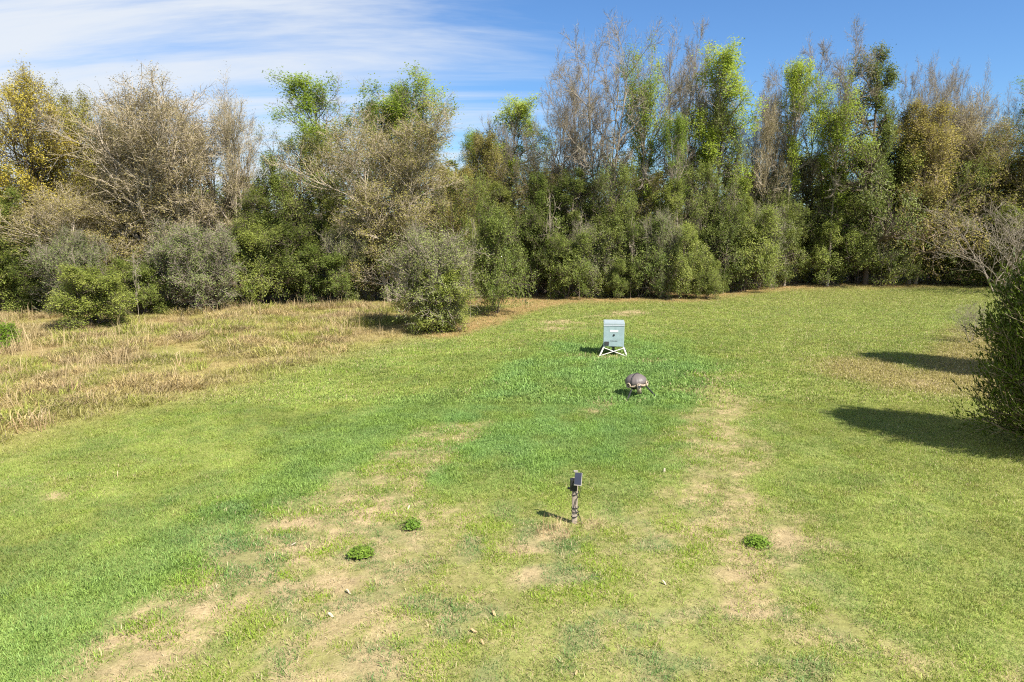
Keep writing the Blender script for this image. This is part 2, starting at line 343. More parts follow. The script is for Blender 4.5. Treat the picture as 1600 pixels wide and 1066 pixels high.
def scatter(name, x, y, quads, attrs, coll, density, smin, smax, seed):
    """one object of uncountable tufts: points on a sheet of turf, a tuft on each"""
    me = mesh_np(name, np.stack([x, y, height(x, y)], 1), quads=quads, attrs=attrs)
    o = link(bpy.data.objects.new(name, me)); o['kind'] = 'stuff'
    g = bpy.data.node_groups.new(name, 'GeometryNodeTree')
    g.interface.new_socket('Geometry', in_out='INPUT', socket_type='NodeSocketGeometry'); g.interface.new_socket('Geometry', in_out='OUTPUT', socket_type='NodeSocketGeometry')
    nn, ll = g.nodes, g.links
    gi = N(nn, 'NodeGroupInput'); go = N(nn, 'NodeGroupOutput')
    dp = N(nn, 'GeometryNodeDistributePointsOnFaces', distribute_method='RANDOM'); dp.inputs['Seed'].default_value = seed
    na = N(nn, 'GeometryNodeInputNamedAttribute', data_type='FLOAT'); na.inputs['Name'].default_value = 'dens'
    mu = N(nn, 'ShaderNodeMath', operation='MULTIPLY'); mu.inputs[1].default_value = density; ll.new(na.outputs['Attribute'], mu.inputs[0])
    ll.new(gi.outputs[0], dp.inputs['Mesh']); ll.new(mu.outputs[0], dp.inputs['Density'])
    ci = N(nn, 'GeometryNodeCollectionInfo'); ci.inputs['Collection'].default_value = coll; ci.inputs['Separate Children'].default_value = True; ci.inputs['Reset Children'].default_value = True
    ip = N(nn, 'GeometryNodeInstanceOnPoints'); ip.inputs['Pick Instance'].default_value = True
    rr = N(nn, 'FunctionNodeRandomValue', data_type='FLOAT_VECTOR'); rr.inputs[0].default_value = (-.18, -.18, 0); rr.inputs[1].default_value = (.18, .18, 6.283)
    rs = N(nn, 'FunctionNodeRandomValue', data_type='FLOAT'); rs.inputs[2].default_value = smin; rs.inputs[3].default_value = smax
    nh = N(nn, 'GeometryNodeInputNamedAttribute', data_type='FLOAT'); nh.inputs['Name'].default_value = 'size'
    ms = N(nn, 'ShaderNodeMath', operation='MULTIPLY'); ll.new(rs.outputs[1], ms.inputs[0]); ll.new(nh.outputs['Attribute'], ms.inputs[1])
    ll.new(dp.outputs['Points'], ip.inputs['Points']); ll.new(ci.outputs[0], ip.inputs['Instance'])
    ll.new(rr.outputs[0], ip.inputs['Rotation']); ll.new(ms.outputs[0], ip.inputs['Scale']); ll.new(ip.outputs[0], go.inputs[0])
    md = o.modifiers.new('scatter', 'NODES'); md.node_group = g
    return o
lawn_tufts = tuft_objects('lawn_tuft', [(16, .075, .03, .075, .0075, .75, s) for s in range(6)])
far_tufts = tuft_objects('far_tuft', [(16, .15, .035, .085, .015, .8, 20+s) for s in range(5)])
meadow_tufts = tuft_objects('meadow_tuft', [(24, .17, .04, .18, .012, 1.0, 40+s) for s in range(6)])
thatch_tufts = tuft_objects('thatch_tuft', [(12, .16, .012, .03, .008, 4.0, 90+s) for s in range(5)])
weed_tufts = tuft_objects('weed_tuft', [(110, .30, .06, .30, .015, 1.1, 60+s) for s in range(5)])
stalk_tufts = tuft_objects('stalk_tuft', [(7, .16, .45, .95, .014, .22, 70+s) for s in range(4)])
def turf_sheet(x0, x1, y0, y1, st, keep):
    x, y, q = grid(np.arange(x0, x1, st), np.arange(y0, y1, st)); t = turf(x, y)
    fc = np.stack([x[q].mean(1), y[q].mean(1)], 1)
    k = (np.abs(fc[:, 0]) < fc[:, 1]*.80+2.5)
    return x, y, q[k], t
def build_grass():
    x, y, q, t = turf_sheet(-20, 20, 7.0, 21, .11, None)
    d = t['dens']*(1-sstep(.3, .8, t['mead']))
    scatter('lawn_grass', x, y, q, dict(tint=t['tint'], straw=t['straw'], dens=d, size=(.65+.75*fbm(x/.5, y/.5, 43, 3))*(1+.5*t['lush'])), lawn_tufts, 240, .7, 1.35, 3)
    scatter('dry_thatch', x, y, q, dict(tint=np.repeat([[.43, .345, .20]], len(x), 0)*(.75+.5*fbm(x/.4, y/.4, 99, 2))[:, None], straw=np.zeros(len(x)), dens=t['thatch'], size=np.ones(len(x))), thatch_tufts, 75, .6, 1.3, 9)
    x, y, q, t = turf_sheet(-50, 50, 20.9, 62, .4, None)
    d = t['dens']*(1-sstep(.3, .8, t['mead']))*sstep(2.0, 0, t['past'])*(1-.35*sstep(25, 50, y))
    scatter('lawn_grass', x, y, q, dict(tint=t['tint'], straw=t['straw'], dens=d, size=1+.6*t['lush']), far_tufts, 85, .8, 1.5, 4)
    x, y, q, t = turf_sheet(-46, 2, 14, 48, .4, None)
    d = sstep(.35, .9, t['mead'])*sstep(2.0, 0, t['past'])*(.3+1.2*sstep(.35, .65, fbm(x/1.5, y/1.5, 61, 3)))
    sz = .3+1.9*fbm(x/1.9, y/1.9, 63, 3)**1.8
    scatter('meadow_grass', x, y, q, dict(tint=t['tint'], straw=t['straw'], dens=d, size=sz), meadow_tufts, 48, .6, 1.5, 5)
    pk = fbm(x/1.3, y/1.3, 71, 3)
    d = sstep(.5, 1, t['mead'])*sstep(2.0, 0, t['past'])*sstep(.50, .64, pk)
    ti = np.where((fbm(x/.9, y/.9, 73, 2) > .52)[:, None], np.array([[.44, .34, .15]]), np.array([[.36, .27, .14]]))
    gr = fbm(x/1.0, y/1.0, 79, 3) > .56; ti[gr] = (.27, .29, .055)
    scatter('meadow_weeds', x, y, q, dict(tint=ti, straw=np.full(len(x), .12), dens=d, size=.7+1.5*fbm(x/.8, y/.8, 75, 2)), weed_tufts, 6.0, .5, 1.3, 6)
    d = sstep(.8, 1, t['mead'])*sstep(2.0, 0, t['past'])*sstep(.52, .66, fbm(x/2.6, y/2.6, 83, 3))
    scatter('meadow_stalks', x, y, q, dict(tint=np.repeat([[.52, .40, .22]], len(x), 0), straw=np.zeros(len(x)), dens=d, size=np.ones(len(x))), stalk_tufts, 2.4, .4, 1.4, 8)
build_grass()

# ------------------------------------------------------------------ tree growing
def norm(v): return v/np.maximum(np.linalg.norm(v, axis=-1, keepdims=True), 1e-9)
def perp(t):
    ref = np.where(np.abs(t[..., 2:3]) < .9, np.array([0, 0, 1.]), np.array([1., 0, 0]))
    u = norm(np.cross(t, ref)); return u, np.cross(t, u)
def march(r, start, d, L, nseg, wob, trop):
    P = [start]; step = (L/nseg)[:, None]
    for k in range(nseg):
        d = norm(d + r.normal(0, wob, d.shape) + np.array([0, 0, 1.])*trop/nseg)
        P.append(P[-1]+d*step)
    return np.stack(P, 1)
def interp(P, t):
    m = P.shape[1]-1; f = np.clip(t, 0, .9999)*m; i = f.astype(int); w = (f-i)[:, None]; n = np.arange(len(P))
    return P[n, i]*(1-w)+P[n, i+1]*w, norm(P[n, i+1]-P[n, i])
def spawn(r, P, R, L, c, t0, t1, ang, asd, lenf, nseg, wob, trop, rk, lv=(.65, 1.2)):
    n = len(P); idx = np.repeat(np.arange(n), c); j = np.tile(np.arange(c), n)
    t = t0+(t1-t0)*(j+r.uniform(0, 1, n*c))/c
    p, tg = interp(P[idx], t); u, v = perp(tg)
    az = j*2.39996+np.repeat(r.uniform(0, 6.28, n), c)+r.normal(0, .35, n*c)
    th = np.clip(r.normal(ang, asd, n*c), .15, 1.9)[:, None]
    d = np.cos(th)*tg+np.sin(th)*(np.cos(az)[:, None]*u+np.sin(az)[:, None]*v)
    LL = lenf(L[idx], t, p)*r.uniform(*lv, n*c)
    Q = march(r, p, d, LL, nseg, wob, trop)
    m = R.shape[1]-1
    rp = R[idx, 0]*(1-t)+R[idx, m]*t
    r0 = np.minimum(rp*.8, R[idx, 0]*rk); r0 = np.maximum(r0, .006)
    RR = r0[:, None]*np.linspace(1, .3, nseg+1)[None, :]
    return Q, RR, LL, idx
def tubes(P, R, k):
    n, m = P.shape[:2]
    tg = np.empty_like(P); tg[:, 1:-1] = P[:, 2:]-P[:, :-2]; tg[:, 0] = P[:, 1]-P[:, 0]; tg[:, -1] = P[:, -1]-P[:, -2]
    tg = norm(tg); ref = norm(P[:, -1]-P[:, 0]); u0, _ = perp(ref)
    u = norm(u0[:, None, :]-tg*np.sum(u0[:, None, :]*tg, -1, keepdims=True)); v = np.cross(tg, u)
    a = np.arange(k)*2*np.pi/k
    V = P[:, :, None, :]+R[:, :, None, None]*(np.cos(a)[None, None, :, None]*u[:, :, None, :]+np.sin(a)[None, None, :, None]*v[:, :, None, :])
    b = np.arange(n)[:, None, None]*m*k+np.arange(m-1)[None, :, None]*k; i = np.arange(k)[None, None, :]; i2 = (i+1) % k
    q = np.stack([b+i, b+i2, b+k+i2, b+k+i], -1).reshape(-1, 4)
    return V.reshape(-1, 3), q
class Geo:
    def __init__(s): s.v = []; s.q = []; s.mi = []; s.tone = []; s.n = 0
    def add(s, V, q, mi=0, tone=None):
        V = np.asarray(V); q = np.asarray(q)
        s.v.append(V); s.q.append(q+s.n); s.mi.append(np.full(len(q), mi)); s.tone.append(np.full(len(V), .5) if tone is None else tone); s.n += len(V)
    def mesh(s, name, mats, smooth=False):
        return mesh_np(name, np.concatenate(s.v), quads=np.concatenate(s.q), mats=mats, mat_q=np.concatenate(s.mi), smooth=smooth, attrs=dict(tone=np.concatenate(s.tone)))
def leaf_quads(r, pts, size, tone, up=.35, narrow=.55, out=None):
    n = len(pts)
    nrm = r.normal(0, 1, (n, 3)); nrm[:, 2] = np.abs(nrm[:, 2])+up
    if out is not None: nrm = nrm+out*.9
    nrm = norm(nrm); u, v = perp(nrm)
    a = r.uniform(0, 6.28, n)[:, None]; du = np.cos(a)*u+np.sin(a)*v; dv = np.cross(nrm, du)
    s = (size*r.uniform(.6, 1.4, n))[:, None]; sag = nrm*s*r.uniform(-.25, .1, n)[:, None]
    V = np.stack([pts-du*s*.5, pts+dv*s*narrow*.5+sag, pts+du*s*.5, pts-dv*s*narrow*.5+sag], 1).reshape(-1, 3)
    return V, np.arange(n*4).reshape(-1, 4), np.repeat(tone, 4)
SHAPES = {
    'round': lambda t: np.sqrt(np.clip(1-((t-.52)/.52)**2, .04, 1)),
    'cone':  lambda t: np.clip(1.08*(1-t)**.75+.08, .08, 1),
    'vase':  lambda t: np.clip(.45+.75*t-.75*np.clip(t-.72, 0, 1)*2.2, .15, 1.1),
    'column': lambda t: np.clip(.75+.3*np.sin(t*3.0)-.65*np.clip(t-.75, 0, 1)*3, .15, 1),
    'bush':  lambda t: np.clip(1.05*np.sqrt(np.clip(1-(t*.98)**2.2, .03, 1)), .15, 1.1),
}
def grow(seed, h, R, tr, stems=1, spread=.1, shape='round', t0=.2, n1=20, n2=8, n3=6, n4=5, ang=1.0, ang2=.75, trop=.35, trop2=.2, wob=.13,
         tw=.5, tww=.012, leaves=4, lsize=.12, lsig=.14, keep=1.0, keep_from=0.0, clump=.6, droop=0.0, n4keep=1.0, lup=.95, tufts=0, lean=(0, 0), lnarrow=.55, lv=(.65, 1.2)):
    r = np.random.default_rng(seed)
    az = r.uniform(0, 6.28)+np.arange(stems)*6.283/max(stems, 1)
    sp = spread*r.uniform(.5, 1.3, stems)
    d0 = norm(np.stack([np.cos(az)*sp+lean[0], np.sin(az)*sp+lean[1], np.ones(stems)], 1))
    st = np.stack([np.cos(az), np.sin(az), np.zeros(stems)], 1)*(0 if stems == 1 else tr*1.3); st[:, 2] = -.15
    L0 = h*r.uniform(.82, 1.0, stems); L0[0] = h*.97
    P0 = march(r, st, d0, L0, 10, .045+.25*wob*.3, .18)
    R0 = tr*(1 if stems == 1 else .7)*r.uniform(.8, 1.1, stems)[:, None]*np.linspace(1, .13, 11)[None, :]**.85
    R0[:, 0] *= 1.3
    sf = SHAPES[shape]
    P1, R1, L1, i1 = spawn(r, P0, R0, L0, n1, t0, .98, ang, .22, lambda L, t, p: R*sf((t-t0)/(1-t0))*1.05, 6, wob, trop, .5, lv)
    P2, R2, L2, i2 = spawn(r, P1, R1, L1, n2, .18, 1.0, ang2, .22, lambda L, t, p: L*(.62-.36*t)+.15, 4, wob*1.1, trop2, .6)
    P3, R3, L3, i3 = spawn(r, P2, R2, L2, n3, .15, 1.0, .75, .25, lambda L, t, p: L*(.6-.3*t)+.1, 2, wob*1.2, trop2-droop, .6)
    R3 = np.clip(R3, tww*.7, None)
    P4, R4, L4, i4 = spawn(r, P3, R3, L3, n4, .1, 1.0, .65, .3, lambda L, t, p: np.full(len(t), tw), 1, .1, trop2-droop, .6)
    trunk = Geo()
    trunk.add(*tubes(P0, R0, 7)); trunk.add(*tubes(P1, R1, 5)); trunk.add(*tubes(P2, np.maximum(R2, tww), 3))
    crown = Geo()
    crown.add(*tubes(P3, R3, 3), 0)
    # the finest twigs: tapered slips
    k = r.uniform(0, 1, len(P4)) < n4keep
    A, B = P4[k, 0], P4[k, 1]; tg = norm(B-A); u, v = perp(tg); aa = r.uniform(0, 6.28, len(A))[:, None]; w = (np.cos(aa)*u+np.sin(aa)*v)*tww*.6
    V = np.stack([A-w, A+w, B+w*.35, B-w*.35], 1).reshape(-1, 3); crown.add(V, np.arange(len(A)*4).reshape(-1, 4), 0)
    if leaves:
        ctone = r.uniform(0, 1, len(P2)); limbkeep = r.uniform(0, 1, len(P2))
        b2 = i3[i4]
        if tufts: limbkeep = r.uniform(0, 1, len(P1))[i2]*.8+limbkeep*.2
        zt = P4[:, 1, 2]/h
        ok = (limbkeep[b2] < keep) & (zt > keep_from+.1*r.normal(0, 1, len(zt)))
        idx = np.repeat(np.nonzero(ok)[0], leaves); nL = len(idx)
        t = r.uniform(.1, 1.1, nL)[:, None]
        pts = P4[idx, 0]*(1-t)+P4[idx, 1]*t+r.normal(0, lsig, (nL, 3))
        g = pts[:, 2] > .12; pts = pts[g]; idx = idx[g]
        tone = np.clip(ctone[b2[idx]]*clump+r.uniform(0, 1, len(idx))*(1-clump), 0, 1)
        cen = np.array([lean[0]*h*.5, lean[1]*h*.5, h*.45]); outd = norm(pts-cen)
        V, q, tn = leaf_quads(r, pts, lsize, tone, lup, lnarrow, outd)
        crown.add(V, q, 1, tn)
    return trunk, crown, float(np.percentile(P3[:, -1, 2], 99.7)), float(np.percentile(np.hypot(P3[:, -1, 0], P3[:, -1, 1]), 96))

B_GREY = mat_plain('bark_grey', (.245, .205, .155), .9, var=.35, scale=4, bump=.4, stretch=(1, 1, .3))
B_PALE = mat_plain('bark_pale', (.37, .31, .23), .9, var=.3, scale=4, bump=.4, stretch=(1, 1, .3))
B_TWIG = mat_plain('twig_bark', (.37, .305, .205), .9, var=.35, scale=4, bump=.4)
B_DARK = mat_plain('bark_dark', (.13, .10, .075), .9, var=.4, scale=4, bump=.4, stretch=(1, 1, .3))
B_TAN = mat_plain('bark_tan', (.30, .23, .155), .9, var=.35, scale=4, bump=.4, stretch=(1, 1, .3))
L_DARK = mat_leaf('leaf_dark', [(0, (0.069, 0.098, 0.019)), (.5, (0.146, 0.182, 0.035)), (1, (0.300, 0.325, 0.081))], .42)
L_MID = mat_leaf('leaf_mid', [(0, (0.090, 0.128, 0.022)), (.5, (0.190, 0.236, 0.042)), (1, (0.345, 0.382, 0.095))], .42)
L_OLIVE = mat_leaf('leaf_olive', [(0, (0.138, 0.136, 0.028)), (.5, (0.262, 0.241, 0.049)), (1, (0.414, 0.366, 0.097))], .42)
L_TAN = mat_leaf('leaf_tan', [(0, (0.203, 0.181, 0.049)), (.5, (0.334, 0.290, 0.080)), (1, (0.493, 0.428, 0.138))], .3)
L_BROWN = mat_leaf('leaf_brown', [(0, (.185, .155, .062)), (.5, (.285, .242, .098)), (1, (.380, .328, .140))], .3)
L_YEL = mat_leaf('leaf_yellow', [(0, (.245, .205, .026)), (.5, (.370, .318, .042)), (1, (.490, .430, .085))], .35)
L_LIME = mat_leaf('leaf_lime', [(0, (0.170, 0.240, 0.026)), (.5, (0.280, 0.375, 0.045)), (1, (0.410, 0.500, 0.100))], .5)
L_GREY = mat_leaf('leaf_grey', [(0, (0.156, 0.162, 0.084)), (.5, (0.252, 0.252, 0.132)), (1, (0.360, 0.348, 0.204))], .28)
L_SAGE = mat_leaf('leaf_sage', [(0, (.110, .142, .036)), (.5, (.195, .238, .062)), (1, (.300, .335, .105))], .28)
L_WEED = mat_leaf('leaf_weed', [(0, (.110, .185, .020)), (.5, (.175, .270, .032)), (1, (.260, .350, .055))], .3)
L_CEDAR = mat_leaf('leaf_cedar', [(0, (0.025, 0.047, 0.007)), (.5, (0.072, 0.111, 0.012)), (1, (0.221, 0.272, 0.034))], .2, .05)
L_VIVID = mat_leaf('leaf_vivid', [(0, (.130, .220, .012)), (.5, (.210, .330, .020)), (1, (.300, .420, .040))], .4)

SPEC = {  # kind: (bark, leaf, [settings of each variant])
    'green_bush': (B_DARK, L_MID, [dict(lv=(.35, 1.45), seed=s, h=6, R=2.5, tr=.09, stems=4, spread=.28, shape='bush', t0=.03, n1=11, n2=9, n3=5, n4=4, ang=1.1, wob=.16, trop=.15, leaves=5, lsize=.13, lsig=.11, tw=.38, keep=.85, n4keep=.35) for s in (101, 103)]),
    'dark_bush': (B_DARK, L_DARK, [dict(lv=(.35, 1.45), seed=s, h=7, R=2.6, tr=.1, stems=3, spread=.2, shape='bush', t0=.04, n1=13, n2=10, n3=5, n4=4, ang=1.15, wob=.16, trop=.12, leaves=5, lsize=.13, lsig=.11, tw=.38, keep=.85, n4keep=.35) for s in (111,)]),
    'twig_bush': (B_GREY, L_SAGE, [dict(lv=(.35, 1.45), seed=s, h=6.5, R=3.0, tr=.08, stems=7, spread=.42, shape='bush', t0=.03, n1=16, n2=6, n3=5, n4=4, ang=.85, trop=.3, leaves=4, lsize=.115, lsig=.12, tw=.55, tww=.018, keep=.75) for s in (122,)]),
    'evergreen_oak': (B_DARK, L_DARK, [dict(lv=(.35, 1.45), seed=s, h=13, R=4.0, tr=.24, shape=sh, t0=.10, n1=27, n2=11, n3=6, n4=4, ang=1.2, trop=.15, wob=.14, leaves=5, lsize=.135, lsig=.13, tw=.48, keep=.85, n4keep=.35) for s, sh in ((131, 'cone'), (132, 'column'))]),
    'olive_oak': (B_TAN, L_OLIVE, [dict(seed=s, h=13, R=4.4, tr=.22, stems=2, spread=.16, shape=sh, t0=.12, n1=26, n2=8, n3=6, n4=4, ang=.95, trop=.4, leaves=4, lsize=.14, lsig=.17, tw=.5, keep=.92) for s, sh in ((141, 'round'), (142, 'cone'))]),
    'tan_oak': (B_PALE, L_TAN, [dict(seed=s, h=14, R=6.0, tr=.26, stems=st, spread=.33, shape='vase', t0=.12, n1=20, n2=9, n3=7, n4=5, ang=.72, ang2=.6, trop=.45, leaves=3, lsize=.13, lsig=.16, tw=.6, tww=.015, keep=.92) for s, st in ((152, 4),)]),
    'brown_oak': (B_PALE, L_BROWN, [dict(seed=s, h=14, R=5.0, tr=.30, stems=4, spread=.25, shape='vase', t0=.22, n1=20, n2=9, n3=6, n4=4, ang=.62, ang2=.55, trop=.5, leaves=3, lsize=.11, lsig=.15, tw=.6, tww=.016, keep=.85) for s in (156, 157)]),
    'yellow_oak': (B_DARK, L_YEL, [dict(seed=s, h=14, R=5.2, tr=.24, stems=2, spread=.2, shape='round', t0=.22, n1=20, n2=8, n3=6, n4=5, ang=.9, trop=.35, leaves=7, lsize=.14, lsig=.18, tw=.5, keep=.8, clump=.4, tufts=1) for s in (161,)]),
    'lime_gum': (B_GREY, L_LIME, [dict(seed=s, h=18, R=4.4, tr=.20, shape='round', t0=.48, n1=26, n2=6, n3=5, n4=4, ang=.8, trop=.5, leaves=11, lsize=.19, lsig=.27, tw=.45, keep=.5, keep_from=.5, tufts=1) for s in (171, 172, 173)]),
    'bare_tree': (B_GREY, L_GREY, [dict(seed=s, h=19, R=4.2, tr=.22, stems=5, spread=.30, shape='vase', t0=.30, n1=13, n2=8, n3=6, n4=5, ang=.85, ang2=.7, trop=.28, trop2=.18, wob=.11, leaves=1, lsize=.09, lsig=.12, tw=.5, tww=.014, keep=.6, keep_from=.3) for s in (181, 182)]),
    'brown_bare_tree': (B_GREY, L_BROWN, [dict(seed=s, h=19, R=3.3, tr=.22, stems=4, spread=.26, shape='round', t0=.28, n1=15, n2=8, n3=6, n4=5, ang=.85, ang2=.7, trop=.28, trop2=.18, wob=.11, leaves=1, lsize=.10, lsig=.12, tw=.5, tww=.014, keep=.5, keep_from=.25) for s in (191, 192)]),
    'dead_tree': (B_GREY, L_TAN, [dict(seed=201, h=6.5, R=4.2, tr=.085, stems=4, spread=.4, shape='bush', t0=.08, n1=9, n2=6, n3=4, n4=2, ang=.8, trop=.3, leaves=0, tw=.5, tww=.011)]),
    'understory': (B_DARK, L_MID, [dict(lv=(.35, 1.45), seed=s, h=10, R=3.0, tr=.12, stems=2, spread=.12, shape=sh, t0=.04, n1=18, n2=10, n3=5, n4=4, ang=1.2, trop=.12, wob=.15, leaves=5, lsize=.13, lsig=.11, tw=.45, keep=.84, n4keep=.35) for s, sh in ((221, 'cone'), (222, 'column'))]),
    'sapling': (B_PALE, L_MID, [dict(seed=s, h=4.5, R=1.0, tr=.035, shape='column', t0=.25, n1=8, n2=3, n3=2, n4=2, ang=.75, trop=.5, leaves=1, lsize=.12, tw=.3, tww=.014, keep=.7) for s in (211, 212)]),
}
PROTO = {}
def proto(kind, var):
    if (kind, var) not in PROTO:
        bark, leaf, vs = SPEC[kind]; tk, cr, H, RR = grow(**vs[var])
        PROTO[(kind, var)] = (tk.mesh(kind+'_trunk', [bark], True), cr.mesh(kind+'_crown', [B_TWIG if kind in ('tan_oak', 'brown_oak') else bark, leaf]), H, RR)
    return PROTO[(kind, var)]
def plant_tree(kind, var, px, d, ytop, wpx, label, cat='tree', name=None, group=None, rot=None, tilt=(0, 0)):
    tm, cmh, H, RR = proto(kind, var % len(SPEC[kind][2]))
    x, y = at_depth(px, d); z = hz(x, y)
    h = z_for(ytop, y)-z; w = wpx*y/FPX/2
    e = empty(name or kind, (x, y, z), random.uniform(0, 6.28) if rot is None else rot)
    e.rotation_euler[0] = tilt[0]; e.rotation_euler[1] = tilt[1]
    s = w/RR; e.scale = (s, s, h/H)
    tag(e, label, cat, group)
    link(bpy.data.objects.new('trunk', tm), e); link(bpy.data.objects.new('crown', cmh), e)
    return e
random.seed(5)
G1 = 'trees along the edge of the wood'; G2 = 'bushes along the foot of the wood'
